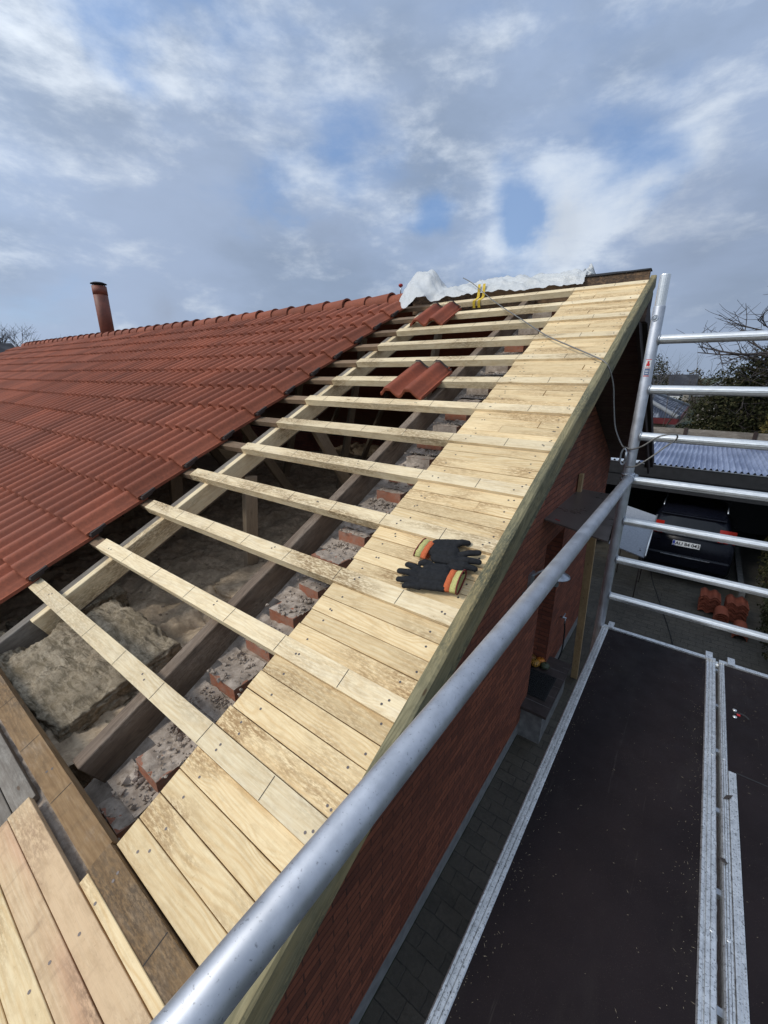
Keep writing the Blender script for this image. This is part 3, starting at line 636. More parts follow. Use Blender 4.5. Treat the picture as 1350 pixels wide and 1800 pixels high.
for q in range(3000):
    y_ = random.uniform(.0, 3.9); kk = (y_-.06)/.1485; stepz = -1.385+.0725*math.floor(kk)
    fr = kk-math.floor(kk); r_ = random.choice([.0035, .004, .005, .006, .008, .0035, .004, .010 if kk % 2 < 1 else .005])*(1.2 if y_ < 1.7 else .9)
    clump = noise.noise(Vector((y_*3.1, 2.2, 0)))
    if clump < -.05 and random.random() < .55: continue
    if random.random() < .55: y2 = .06+.1485*(math.floor(kk)+1)-random.random()*.035; z2 = stepz+.003+r_*.5+random.random()*.012
    else: y2 = y_; z2 = stepz+.005+r_*.3
    rb.rock((random.uniform(-1.35, -1.10), y2, z2), r_)
for q in range(900):                                   # loose heap between bricks and rafter, low end
    y_ = random.uniform(-.05, 2.6); r_ = random.choice([.006, .009, .013, .02]); rb.rock((random.uniform(-1.43, -1.34), y_, zroof(y_, -.20)-.03+random.random()*.04), r_)
for q in range(30):
    y_ = random.uniform(.02, .40); rb.rock((random.uniform(-1.34, -1.27) if y_ > .2 else random.uniform(-1.33, -1.16), y_, zroof(y_, -.150)+random.random()*.012), random.uniform(.010, .026))
tag(rb.build('mortar_rubble', M['mortar']), 'grey mortar crumbs and rubble strewn over the stepped gable bricks', 'rubble', kind='stuff')

# insulation
def lumpy(name, fn, nx, ny, m, label, cat, kind=None, amp=.02, sc=4, parent=None):
    mb = MB()
    def f2(u, v):
        p_ = Vector(fn(u, v)); n_ = noise.fractal(p_*sc, 1.0, 2.1, 5); n2_ = noise.ridged_multi_fractal(p_*sc*2.2, .9, 2.2, 4, 1.0, 2.0)
        return p_ + Vector((0, 0, 1))*(n_*amp + (n2_-1)*amp*.45) + Vector((.4*amp*noise.noise(p_*sc*3), .4*amp*noise.noise(p_*sc*3+Vector((5, 5, 5))), 0))
    mb.grid(nx, ny, f2); o = mb.build(name, m, parent); return tag(o, label, cat, kind=kind)
lumpy('attic_floor_insulation', lambda u, v: (-5.6+u*4.05, .10+v*6.4, -1.36+.02*math.sin(u*14)-.07*max(0, 1-abs(((u*4.05+.1) % 1.02)-.5)*9)), 260, 330, M['insul2'], 'dusty brown mineral wool covering the attic floor between the trusses', 'insulation', kind='stuff', amp=.042, sc=6)
lumpy('insulation_slope', lambda u, v: (-4.5+u*3.02, -.25+v*1.15, zroof(-.25, -.16)-.12 + v*(-1.50-zroof(-.25, -.28)+.05)), 120, 50, M['insul'], 'torn mineral wool packed behind the eaves', 'insulation', kind='stuff', amp=.03, sc=6)
def batt(cx_, cy_, cz_, lx, ly, lz, rz, rx, ry, label, seed, m='insul'):
    mb = MB(); bm = bmesh.new(); bmesh.ops.create_cube(bm, size=1); bmesh.ops.subdivide_edges(bm, edges=bm.edges[:], cuts=44, use_grid_fill=True)
    for v in bm.verts:
        q = v.co.copy(); e = max(abs(q.x), abs(q.y), abs(q.z)); rr = Vector((q.x*lx, q.y*ly, q.z*lz)); nrm = q.normalized()
        n_ = noise.fractal(rr*9+Vector((seed, 0, 0)), 1.0, 2.1, 5)*.024 + noise.ridged_multi_fractal(Vector((rr.x*9, rr.y*30, rr.z*34))+Vector((seed, 0, 0)), .9, 2.2, 4, 1.0, 2.0)*.014
        corner = (abs(q.x)*abs(q.y) + abs(q.y)*abs(q.z) + abs(q.x)*abs(q.z)); mb.v.append(tuple(rr + nrm*(n_-.05*max(0, corner-.28))))
    for f_ in bm.faces: mb.face([v.index for v in f_.verts], 0, True)
    bm.free(); T = Matrix.Translation((cx_, cy_, cz_)) @ Matrix.Rotation(rz, 4, 'Z') @ Matrix.Rotation(ry, 4, 'Y') @ Matrix.Rotation(rx, 4, 'X')
    return tag(mb.build('insulation_batt', M[m], None, T), label, 'insulation', 'mineral wool batts at the eaves')
batt(-2.08, .50, -1.32, .62, .52, .17, .05, .22, .05, 'large thick mineral wool batt lying between the two rafters behind the lowest batten', 1.0)
batt(-2.62, .16, -1.42, .5, .34, .18, .2, .35, 0, 'crumpled mineral wool batt pushed into the far left eaves corner', 7.7)
batt(-1.72, .36, -1.46, .22, .38, .14, .3, .3, .1, 'small torn mineral wool piece against the dark rafter', 3.1)
batt(-2.0, 1.75, -1.38, .85, .9, .10, 0, .0, 0, 'flat brown mineral wool batt on the attic floor between the rafters', 5.0, 'insul2')

batt(-2.30, .12, -1.36, .30, .26, .12, .7, .3, .1, 'folded torn mineral wool flap in front of the large batt', 11.0)
batt(-1.86, .12, -1.40, .26, .22, .12, -.4, .35, -.1, 'yellowish torn mineral wool tuft between the large batt and the dark rafter', 13.0)
batt(-2.78, .62, -1.36, .28, .5, .13, .1, .1, 0, 'mineral wool batt half hidden left of the pale sister timber', 17.0)
dbr = MB()
for q in range(420): dbr.rock((random.uniform(-3.4, -1.5), random.uniform(.9, 4.2), -1.36+random.uniform(0, .03)), random.uniform(.004, .014), squash=.5)
for q in range(60):
    x, y_ = random.uniform(-3.2, -1.55), random.uniform(.9, 3.6); a = random.random()*6.3; dbr.box((-.03, -.003, 0), (.03, .003, .003), T=Matrix.Translation((x, y_, -1.325)) @ Matrix.Rotation(a, 4, 'Z') @ Matrix.Rotation(.3, 4, 'Y'))
tag(dbr.build('attic_debris', M['stud']), 'wood chips and mortar crumbs scattered over the attic wool', 'debris', kind='stuff')

# ------------------------------------------------------------------ loose tiles on the battens
def loose(x, s, h, rz, label):
    mb = MB(); add_tile(mb, -.165, -.2, .40, .40, .022, .008, 40, .5, True, True, .33)
    mb.box((-.15, .188, .012), (.15, .2, .03), 0)
    r0 = empty('roof_tile', rp(x, s, h), label, 'roof tile', 'loose roof tiles lying on the battens')
    body = mb.build('tile_body', M['looset'], r0, RT(x, s, h) @ Matrix.Rotation(rz, 4, 'Z'), tone=True)
    e = MB()
    def ef(u, v): uu = u*.33; return (-.165+uu, .196-.012*v, .030+tprof(uu/1.1)+.0065*(1-v))
    e.grid(40, 1, ef); e.box((-.172, -.19, .014), (-.158, .2, .030)); e.build('interlock_rib', M['tile_dark'], r0, RT(x, s, h) @ Matrix.Rotation(rz, 4, 'Z'))
loose(-1.61, 2.235, .0, -.05, 'loose red roof tile lying near the middle of the open battens')
loose(-2.145, 3.50, .0, .02, 'loose red roof tile lying high up near the ridge and the laid tiles')

# ------------------------------------------------------------------ plastic sheet, strap, cable
def tarpf(u, v):
    x = -2.80+u*1.78; d = (v-.5)*2                      # across the ridge
    top = .80+.0*u
    lump = .18*math.exp(-((x+2.63)/.20)**4)+.035*math.exp(-((x+1.75)/.4)**2)
    wy = (.20+.12*math.exp(-((x+2.62)/.25)**2))*(1-.45*u)
    z = top+lump+.02 - (abs(d)**1.7)*(.11+.12*math.exp(-((x+2.7)/.15)**2)+lump*.75)
    p_ = Vector((x*3.2, d*1.1, 0)); cr = noise.ridged_multi_fractal(Vector((x*5+d*1.5, d*1.3, 1)), .8, 2.1, 3, 1, 2)-1; c2 = noise.noise(Vector((x*13, d*4, 4))); c3 = noise.ridged_multi_fractal(Vector((x*11, d*3.5, 6)), .9, 2.2, 4, 1, 2)-1
    z += (.030*cr+.014*c2+.014*c3)*(1-.3*u)
    y_ = 4.22+d*wy+.03*noise.noise(Vector((x*4, d*2, 8)))
    if u > .97 or u < .02: z -= .01
    return (x+.02*noise.noise(Vector((x*7, d*3, 2))), y_, z)
tm = MB(); tm.grid(120, 44, tarpf)
tag(tm.build('plastic_sheet', M['tarp']), 'crumpled white translucent plastic sheet draped over the open ridge', 'tarpaulin')
sm_ = MB()
def spike(u, v): return (-1.10+u*.12+.02*math.sin(v*9), 4.28+.03*math.sin(u*7), .80+v*(.10*math.sin(u*math.pi)**.6)*(0.6+.4*math.sin(u*11)) )
sm_.grid(10, 8, spike); tag(sm_.build('plastic_scrap', M['tarp']), 'small torn peak of white plastic standing up at the right end of the sheet', 'plastic scrap')
def strapf(xc):
    return lambda u, v: rp(xc-.013+u*.026+.008*math.sin(v*5), [4.02, 3.99, 3.95, 3.93, 3.872, 3.868, 3.865][int(round(v*6))], [.10, .075, .012, .004, .004, -.02, -.06][int(round(v*6))])
ys = MB(); ys.grid(2, 6, strapf(-1.935), sm=False); ys.grid(2, 6, strapf(-1.885), sm=False)
ys.build('s', M['yellow']); bpy.data.objects['s'].name = 'yellow_strap'; tag(bpy.data.objects['yellow_strap'], 'yellow webbing strap looped over the top batten under the plastic', 'strap')
def smooth_path(pts, n=8):
    P = [Vector(p_) for p_ in pts]; P = [P[0]]+P+[P[-1]]; out = []
    for i in range(1, len(P)-2):
        for j in range(n):
            t = j/n; a, b, c, d = P[i-1:i+3]; out.append(.5*((2*b)+(c-a)*t+(2*a-5*b+4*c-d)*t*t+(3*b-a-3*c+d)*t**3))
    out.append(P[-2]); return out
PX, PY = -.288, 2.732
cb = MB(); cb.tube(smooth_path([(-2.13, 4.12, .885), (-1.97, 4.03, .80), (-1.654, 3.80, .60), (-1.261, 3.40, .40), (-.966, 3.12, .25), (-.767, 2.96, .17), (-.60, 2.83, .105), (-.50, 2.77, .055), (-.455, 2.80, -.05), (-.43, 2.80, -.18), (-.40, 2.78, -.30), (-.345, 2.72, -.385), (-.318, 2.70, -.395)]), .0042, 8)
cb.tube(smooth_path([(-.318, 2.70, -.395), (-.29, 2.692, -.40), (-.24, 2.66, -.375), (-.17, 2.655, -.315), (-.10, 2.67, -.30), (-.095, 2.70, -.33), (-.13, 2.69, -.365), (-.19, 2.66, -.43), (-.25, 2.66, -.485), (-.30, 2.68, -.50)]), .004, 8)
tag(cb.build('wire_rope', M['wire']), 'thin grey wire rope running from the plastic over the boards to the scaffold post', 'rope')
cr_ = MB(); oval = [(-.322+.014*math.sin(a*math.tau/20)*1.0, 2.685, -.445+.045*math.cos(a*math.tau/20)) for a in range(21)]; cr_.tube(oval, .0048, 10, caps=False); cr_.tube([(-.31, 2.680, -.415), (-.309, 2.680, -.465)], .0068, 10)
tag(cr_.build('carabiner', M['steel']), 'steel carabiner hooked on the wire rope beside the scaffold post', 'carabiner')

# ------------------------------------------------------------------ gloves
def capsule(bm_, a, b, ra, rb_, flat=.72, n=14, rings=6):
    a, b = Vector(a), Vector(b); d = (b-a); L_ = d.length; x = d.normalized(); z_ = Vector((0, 0, 1)); y_ = z_.cross(x).normalized(); z_ = x.cross(y_)
    rows = []
    for i in range(rings+1): an = -math.pi/2+math.pi/2*i/rings; rows.append((a+x*(ra*math.sin(an)), ra*math.cos(an)))
    for i in range(rings+1): an = math.pi/2*i/rings; rows.append((b+x*(rb_*math.sin(an)), rb_*math.cos(an)))
    vv = []
    for c_, r_ in rows: vv.append([bm_.verts.new(c_+y_*math.cos(t*math.tau/n)*max(r_, .0004)+z_*math.sin(t*math.tau/n)*max(r_, .0004)*flat) for t in range(n)])
    for i in range(len(vv)-1):
        for t in range(n): bm_.faces.new((vv[i][t], vv[i][(t+1) % n], vv[i+1][(t+1) % n], vv[i+1][t]))
    bm_.faces.new(vv[0][::-1]); bm_.faces.new(vv[-1])
def glove(label, fingers, palm, cuffc, lift=0.0):
    """fingers: chains of (x, s, h, r) from knuckle to tip; palm: capsules; cuffc: loft of oval sections (cx, cs, ch, halfwidth, halfheight, dirx, dirs)"""
    org = palm[0][0]; root = empty('work_glove', rp(org[0], org[1], 0), label, 'glove', 'black work gloves lying on the boards')
    bm_ = bmesh.new()
    for ch_ in fingers:
        for q in range(len(ch_)-1): capsule(bm_, ch_[q][:3], ch_[q+1][:3], ch_[q][3], ch_[q+1][3], .80)
    for a, b, in palm: capsule(bm_, a[:3], b[:3], a[3], b[3], .55)
    me = bpy.data.meshes.new('glove_shell'); bm_.to_mesh(me); bm_.free()
    tmp = bpy.data.objects.new('glove_shell', me); col.objects.link(tmp)
    rm = tmp.modifiers.new('r', 'REMESH'); rm.mode = 'VOXEL'; rm.voxel_size = .0019; rm.use_smooth_shade = True
    smo = tmp.modifiers.new('s', 'SMOOTH'); smo.iterations = 5; smo.factor = .6
    dg = bpy.context.evaluated_depsgraph_get(); me2 = bpy.data.meshes.new_from_object(tmp.evaluated_get(dg)); bpy.data.objects.remove(tmp)
    for v in me2.vertices:
        q = v.co; w_ = noise.ridged_multi_fractal(Vector((q.x*26, q.y*26, q.z*12)), 1, 2.1, 3, 1, 2)-1.1
        v.co += v.normal*(.0011*w_)
        if v.co.z < .0006: v.co.z = .0006
    me2.materials.clear(); me2.materials.append(M['rubber']); me2.name = 'glove_shell'
    for p_ in me2.polygons: p_.use_smooth = True
    T = Matrix.Translation(NV*D0) @ RM
    o = bpy.data.objects.new('glove_shell', me2); col.objects.link(o); o.parent = root; o.matrix_local = world_of(root).inverted() @ T; o['_w'] = [x for r__ in T for x in r__]
    def loft(secs, name, m, thick=.0012):
        mb = MB(); n = 28
        for (cx_, cs, ch2, hw, hh, ax, as_) in secs:
            for t in range(n):
                an = t*math.tau/n; y_ = math.cos(an)*hw; z_ = math.sin(an)*hh + .0012*math.sin(an*9); mb.v.append((cx_-as_*y_, cs+ax*y_, max(ch2+z_, .0005)))
        for i in range(len(secs)-1):
            for t in range(n): mb.face([i*n+t, i*n+(t+1) % n, (i+1)*n+(t+1) % n, (i+1)*n+t], 0, True)
        ob = mb.build(name, m, root, T); md = ob.modifiers.new('t', 'SOLIDIFY'); md.thickness = thick; return ob
    loft(cuffc[0], 'orange_band', M['orange']); loft(cuffc[1], 'knit_cuff', M['cuff'])
    (cx_, cs, ch2, hw, hh, ax, as_) = cuffc[1][-1]; ring = []
    for t in range(33): an = t*math.tau/32; y_ = math.cos(an)*hw; z_ = math.sin(an)*hh; ring.append((cx_-as_*y_, cs+ax*y_, max(ch2+z_, .0022)))
    MB().tube(ring, .0027, 8, caps=False).build('cuff_trim', M['trim'], root, T)
#GLOVES
G1F = [[(-.800,.885,.014,.0175),(-.765,.962,.016,.0145),(-.694,.985,.013,.0120),(-.640,.996,.012,.0108)],
       [(-.735,.880,.015,.0150),(-.665,.932,.016,.0125),(-.600,.962,.013,.0120),(-.575,.968,.012,.0108)]]
def seg(a, b, r0, r1, h0=.015, h1=.011, bend=.006):
    m_ = ((a[0]+b[0])/2, (a[1]+b[1])/2, (h0+h1)/2+bend, (r0+r1)/2*1.03); return [(a[0], a[1], h0, r0), m_, (b[0], b[1], h1, r1)]
def gl1():
    P = lambda x, y: hitr(x, y)
    fg = [seg(P(803, 962), P(823, 958.5), .0165, .0125), seg(P(806, 982), P(842, 976), .0145, .0118), seg(P(804, 990), P(842, 992), .0148, .0120), seg(P(800, 998), P(835, 1004), .0145, .0118), seg(P(790, 1003), P(816, 1009), .0138, .0112)]
    return fg
# pixel -> (x, s) on the board surface, worked out beforehand and kept as plain numbers
PTS = {(808, 960): (-0.6601, 0.9521), (742, 996): (-0.7478, 0.8085), (752, 1018): (-0.6971, 0.763), (738, 1017): (-0.7266, 0.7545), (803, 962): (-0.6679, 0.943), (842, 976): (-0.5713, 0.9333), (768, 974): (-0.7247, 0.885), (750, 970): (-0.7692, 0.882), (757, 1005): (-0.7044, 0.7979), (748, 1031): (-0.688, 0.7298), (795, 978): (-0.663, 0.8945), (757, 999): (-0.7126, 0.8126), (736, 1027): (-0.717, 0.7296), (799, 1027.5): (-0.5943, 0.7763), (790, 1003): (-0.641, 0.8276), (741, 1008): (-0.7329, 0.7783), (718, 996): (-0.7986, 0.7897), (804, 990): (-0.6295, 0.8702), (812, 1030): (-0.5672, 0.7801), (704, 1007): (-0.8117, 0.7515), (800, 962): (-0.6741, 0.9408), (759, 973): (-0.7453, 0.8808), (782, 1008): (-0.6505, 0.8095), (823, 958.5): (-0.631, 0.9669), (740, 967.5): (-0.7949, 0.8811), (780, 1022): (-0.6371, 0.7749), (738, 1036): (-0.7012, 0.7107), (800, 990): (-0.6374, 0.8673), (835, 1004): (-0.5529, 0.8578), (806, 982): (-0.6355, 0.8921), (712, 1033): (-0.757, 0.697), (800, 998): (-0.6275, 0.8473), (770, 985): (-0.7051, 0.8578), (789, 1025): (-0.6162, 0.7747), (780, 1035): (-0.6215, 0.7452), (770, 962): (-0.7379, 0.9188), (842, 992): (-0.553, 0.8924), (702, 1021.5): (-0.7941, 0.7153), (816, 1009): (-0.5833, 0.8321)}
def hitr(x, y): return PTS[(x, y)]
fg1 = gl1()
A, B, C, D_ = hitr(770, 962), hitr(770, 985), hitr(800, 962), hitr(800, 990)
palm1 = [((*A, .015, .026), (*C, .016, .024)), ((*B, .015, .026), (*D_, .016, .026)), ((*hitr(768, 974), .017, .030), (*hitr(795, 978), .018, .032)), ((*C, .016, .022), (*hitr(808, 960), .015, .018))]
def cuffs(p_band0, p_band1, p_cuff, hw, hh0, hh1, h=.014):
    a, b, c = Vector(p_band0), Vector(p_band1), Vector(p_cuff); d = (c-a).normalized()
    sec = lambda p_, w_, hh, hc: (p_.x, p_.y, hc, w_, hh, d.x, d.y)
    return ([sec(a, hw, hh0, h), sec(a.lerp(b, .5), hw*.98, hh0*.97, h), sec(b, hw*.97, hh0*.95, h)], [sec(b, hw*.955, hh0*.93, h), sec(b.lerp(c, .5), hw*.97, (hh0+hh1)/2, h+.001), sec(c, hw*1.02, hh1, h+.004)])
glove('black and orange work glove with fingers pointing right, its cuff to the left', fg1, palm1, cuffs(hitr(759, 973), hitr(750, 970), hitr(740, 967.5), .047, .016, .014))
fg2 = [seg(hitr(757, 999), hitr(742, 996), .0155, .0120, .022, .020), seg(hitr(741, 1008), hitr(718, 996), .0148, .0118), seg(hitr(738, 1017), hitr(704, 1007), .0150, .0120), seg(hitr(736, 1027), hitr(702, 1021.5), .0148, .0118), seg(hitr(738, 1036), hitr(712, 1033), .0138, .0110)]
palm2 = [((*hitr(782, 1008), .018, .026), (*hitr(757, 1005), .018, .026)), ((*hitr(780, 1035), .016, .026), (*hitr(748, 1031), .016, .026)), ((*hitr(780, 1022), .019, .034), (*hitr(752, 1018), .019, .034))]
glove('black and orange work glove with fingers pointing left, its open cuff to the right', fg2, palm2, cuffs(hitr(789, 1025), hitr(799, 1027.5), hitr(812, 1030), .050, .018, .026, .017))

# ------------------------------------------------------------------ scaffold
DZ = -1.55
sc = empty('scaffold_tower', (PX, PY, GZ), 'aluminium scaffold end frame with ribbed rungs standing beside the gable', 'scaffold')
ps = MB(); ps.tube([(PX, PY, GZ+.05), (PX, PY, .325), (PX, PY, .329)], [.0275, .0275, .0262], 28); ps.build('post', M['galv'], sc)
MB().tube([(PX, PY, .30), (PX, PY, .470), (PX, PY, .473)], [.0235, .0235, .0225], 40, ribs=.02, sm=False).build('spigot', M['alu'], sc)
MB().tube([(1.06, PY, GZ+.05), (1.06, PY, .329)], .0275, 24).build('post', M['galv'], sc)
pn = MB(); pn.tube([(PX-.008, PY-.020, .272), (PX-.009, PY-.0292, .272)], .0135, 20); pn.tube([(PX-.009, PY-.0292, .272), (PX-.0095, PY-.033, .272)], [.009, .006], 16); ringp = [(PX-.0088+.0135*math.cos(a*math.tau/20), PY-.0292, .272+.0135*math.sin(a*math.tau/20)) for a in range(21)]; pn.tube(ringp, .0018, 6, mi=0, caps=False); pn.build('lock_pin', M['steel'], sc)
RZs = [.170-.25*k for k in range(17)]
for k, z in enumerate(RZs):
    if z < GZ+.2: break
    r_ = MB(); xs = [PX+.026, 1.06-.026]
    r_.tube([(xs[0], PY, z), (xs[1], PY, z)], .0222, 36, ribs=.022, sm=False); r_.build('rung', M['alu'], sc)
    wl = MB(); ring = [(PX+.0265+.002*math.cos(3*a*math.tau/24), PY+.0245*math.cos(a*math.tau/24), z+.0245*math.sin(a*math.tau/24)) for a in range(25)]; wl.tube(ring, .0042, 8, caps=False); wl.build('weld', M['steel'], sc) if k < 8 else None
for x in (PX, 1.06): MB().lathe([(.0, -.0), (.05, .0), (.05, .03), (.026, .06), (.026, .12)], 20, (x, PY, GZ+.006)).build('foot', M['tyre'], sc)
# sticker: a curved patch round the post
def patch(mb, zc, h, a0, a1, r_, mi, zoff=0):
    def f_(u, v): a = a0+(a1-a0)*u; return (PX+r_*math.cos(a), PY+r_*math.sin(a), zc-h/2+h*v)
    mb.grid(8, 1, f_, mi)
stk = MB(); A0, A1 = R(-118), R(-62)
zt = .030
patch(stk, zt, .086, A0, A1, .0279, 0); patch(stk, zt-.020, .034, A0+.06, A1-.06, .02803, 2); patch(stk, zt-.0405, .0045, A0, A1, .02806, 1); patch(stk, zt+.0005, .003, A0+.05, A1-.05, .02806, 1); patch(stk, zt+.0415, .003, A0, A1, .02806, 1)
for (dz, hh, a, b) in ((.022, .024, -100, -80), (.016, .012, -106, -74), (.030, .008, -96, -84), (.010, .006, -104, -96), (.010, .006, -84, -76)): patch(stk, zt+dz, hh, R(a), R(b), .0281, 1)
for q in range(5): patch(stk, zt-.016, .010, R(-104+q*6.2), R(-101+q*6.2), .0281, 0)
for q in range(3): patch(stk, zt-.028, .003, R(-106), R(-84+q*4), .0281, 0)
stk.build('sticker', [M['white'], M['red'], plain('grey_blue_ink', (.10, .13, .22), .5)], sc)
# near end frame, out of the picture, carrying the other ends
for x in (PX, 1.06): MB().tube([(x, -1.2, GZ+.05), (x, -1.2, .33)], .0275, 24).build('post', M['galv'], sc)
MB().tube([(PX, -1.2, DZ-.07), (1.06, -1.2, DZ-.07)], .0222, 24).build('rung', M['alu'], sc)
MB().tube([(1.06, -1.2, -.58), (1.06, PY, -.58)], .022, 20).build('rung', M['galv'], sc)
# guard rail
gr_ = empty('guard_rail', (-.273, 2.70, -.565), 'smooth dull aluminium guard rail tube running past the camera to the scaffold post', 'rail')
MB().tube([(-.2745, 2.675, -.568), (-.2745, -1.18, -.568)], .0245, 40).build('rail_tube', M['galv'], gr_)
hk = MB(); hk.tube([(-.2745, 2.66, -.568), (-.2745, 2.69, -.567)], .0285, 28)
for dz in (.022, -.022):
    hk.tube([(PX+.030*math.cos(a), PY+.034*math.sin(a), -.562+dz*.6) for a in [R(-150+q*16) for q in range(16)]], .0085, 10)
hk.tube([(PX+.030, PY-.012, -.575), (PX+.046, PY+.006, -.548)], .009, 10); hk.build('hook_clamp', M['steel'], gr_)
# decks
def deck(x0, x1, label, parts):
    d = empty('scaffold_deck', ((x0+x1)/2, .8, DZ), label, 'scaffold deck', 'scaffold decks')
    yn, yf = -1.15, 2.74
    for (a, b) in parts['rails']:
        mb = MB(); w_ = b-a
        prof = [(a, DZ-.07), (a, DZ-.002), (a+.004, DZ+.002), (a+w_*.26, DZ+.002), (a+w_*.30, DZ-.003), (a+w_*.36, DZ-.003), (a+w_*.40, DZ+.003), (a+w_*.62, DZ+.003), (a+w_*.66, DZ-.001), (a+w_*.70, DZ+.002), (b-.003, DZ+.002), (b, DZ-.001), (b, DZ-.02), (a+.02, DZ-.07)]
        mb.prism(prof[::-1], 'y', yn, yf)
        for yy in (1.2, 1.946, .45): 
            k = len(mb.v); mb.lathe([(.007, 0), (.0065, .0015), (.003, .002), (0.0, .0008)], 12, (b-.012, yy, DZ+.002))
        mb.build('side_rail', M['deckalu'], d)
    mb = MB(); mb.box((parts['ply'][0], yn, DZ-.012), (parts['ply'][1], yf-.03, DZ-.002)); po = mb.build('deck_plywood', M['ply'], d)
    e = MB(); e.box((x0-.0, yf-.028, DZ-.05), (x1, yf, DZ+.006)); 
    for xx in parts['hooks']: e.box((xx-.016, yf-.03, DZ+.0065), (xx+.016, yf+.045, DZ+.013)); e.box((xx-.016, yf+.03, DZ-.045), (xx+.016, yf+.045, DZ+.0065))
    e.build('end_rail', M['deckalu'], d)
    return d, po
d1, p1 = deck(-.273, .316, 'left brown plywood scaffold deck next to the brick wall', dict(rails=[(-.273, -.232), (.272, .316)], ply=(-.234, .274), hooks=(-.225, .285)))
d2, p2 = deck(.331, .92, 'right brown plywood scaffold deck with a hatch and finger hole', dict(rails=[(.331, .3555), (.88, .92)], ply=(.354, .882), hooks=(.385, .86)))
cvr = MB(); cvr.box((.3565, -1.14, DZ-.0018), (.381, 1.885, DZ+.0035)); 
for xx in (.3625, .370, .3765): cvr.box((xx, -1.14, DZ+.0036), (xx+.0025, 1.885, DZ+.0048))
cvr.build('hatch_rail', M['deckalu'], d2)
ht = MB(); ht.box((.3820, 1.893, DZ-.0019), (.88, 1.898, DZ-.0006)); ht.build('hatch_gap', M['black'], p2)
hn = MB()
for (x, y_) in ((.390, 2.324), (.389, 2.272)): hn.lathe([(.009, 0), (.008, .003), (.0, .004)], 14, (x, y_, DZ-.002))
hn.box((.397, 2.288, DZ-.002), (.410, 2.300, DZ+.001), 1)
arc = [(.412+.030*math.cos(a), 2.292+.030*math.sin(a)-.012, DZ-.0015) for a in [R(10+q*14) for q in range(11)]]; hn.tube(arc, .0045, 8, mi=2)
hn.build('hatch_handle', [M['alu'], M['red'], M['black']], p2)
cz_ = MB()
for yy in [.35+.33*q for q in range(8)]: cz_.box((.314, yy, DZ-.04), (.333, yy+.02, DZ-.02))
cz_.build('cross_tie', M['steel'], d1)
# debris on the decks: leaf, splinters
def bit(nm, x, y_, z, l, w_, rz, m, label, cat, group=None):
    mb = MB(); mb.v = [(-l/2, 0, .001), (0, -w_/2, .004), (l/2, 0, .0015), (0, w_/2, .002)]; mb.face([0, 1, 2, 3]); mb.face([3, 2, 1, 0])
    return tag(mb.build(nm, M[m], None, Matrix.Translation((x, y_, z)) @ Matrix.Rotation(rz, 4, 'Z')), label, cat, group)
bit('dead_leaf', .352, 1.74, DZ+.004, .05, .016, .9, 'barkdark', 'small curled dark leaf on the upper part of the middle deck rails', 'leaf')
bit('dead_leaf', .333, 1.45, DZ+.004, .03, .02, -.4, 'barkdark', 'dark leaf scrap stuck in the gap lower between the two decks', 'leaf')
sh = MB()
for q in range(950):
    x = random.uniform(-.225, .265) if random.random() < .7 else random.uniform(.39, .75); e_ = random.random()
    if e_ < .72 and x < .28: x = random.choice([-.228+abs(random.gauss(0, .03)), .268-abs(random.gauss(0, .035))])
    y_ = random.uniform(.3, 2.68); l = random.uniform(.0008, .0032) if random.random() < .93 else .006; a = random.random()*6.3; w_ = .0005
    c, s_ = math.cos(a), math.sin(a); k = len(sh.v); z = DZ-.0012
    sh.v += [(x-c*l, y_-s_*l, z), (x+s_*w_, y_-c*w_, z+.0008), (x+c*l, y_+s_*l, z), (x-s_*w_, y_+c*w_, z+.0008)]; sh.face([k, k+1, k+2, k+3])
tag(sh.build('sawdust', plain('sawdust_chip', (.34, .28, .19), .9)), 'scattered sawdust and wood splinters on the dark decks', 'sawdust', kind='stuff')

# ------------------------------------------------------------------ things along the wall
aw = MB(); c4 = [(-1.178, 4.47), (-.505, 4.22), (-.675, 6.05), (-1.178, 6.03)]
k = 0; aw.v = [(x, y_, -1.512+(.02 if x < -1 else 0)) for x, y_ in c4]+[(x, y_, -1.528+(.02 if x < -1 else 0)) for x, y_ in c4]
aw.face([0, 1, 2, 3]); aw.face([7, 6, 5, 4]); [aw.face([i, i+4, (i+1) % 4+4, (i+1) % 4]) for i in range(4)]
tag(aw.build('canopy_sheet', M['sheet'], bevel=.001), 'wet brown sheet laid as a makeshift canopy above the doorway', 'canopy')
bar((-1.145, 5.88, -1.50), (-1.145, 5.88, -1.25), .085, .05, 'prop', 'timber_offcut'); tag(bpy.data.objects['timber_offcut'], 'short pale timber offcut standing on the canopy sheet against the wall', 'timber')
bar((-.78, 5.05, -1.535), (-.86, 6.15, GZ+.01), .05, .09, 'prop', 'timber_prop'); tag(bpy.data.objects['timber_prop'], 'long leaning timber prop holding up the canopy sheet', 'timber')
MB().box((-.022, -.006, 0), (.04, .006, .006)).build('red_pencil', M['red'], None, Matrix.Translation((-1.06, 4.52, -1.498)) @ Matrix.Rotation(-.5, 4, 'Z')); tag(bpy.data.objects['red_pencil'], 'short red pencil lying at the near corner of the canopy sheet', 'pencil')
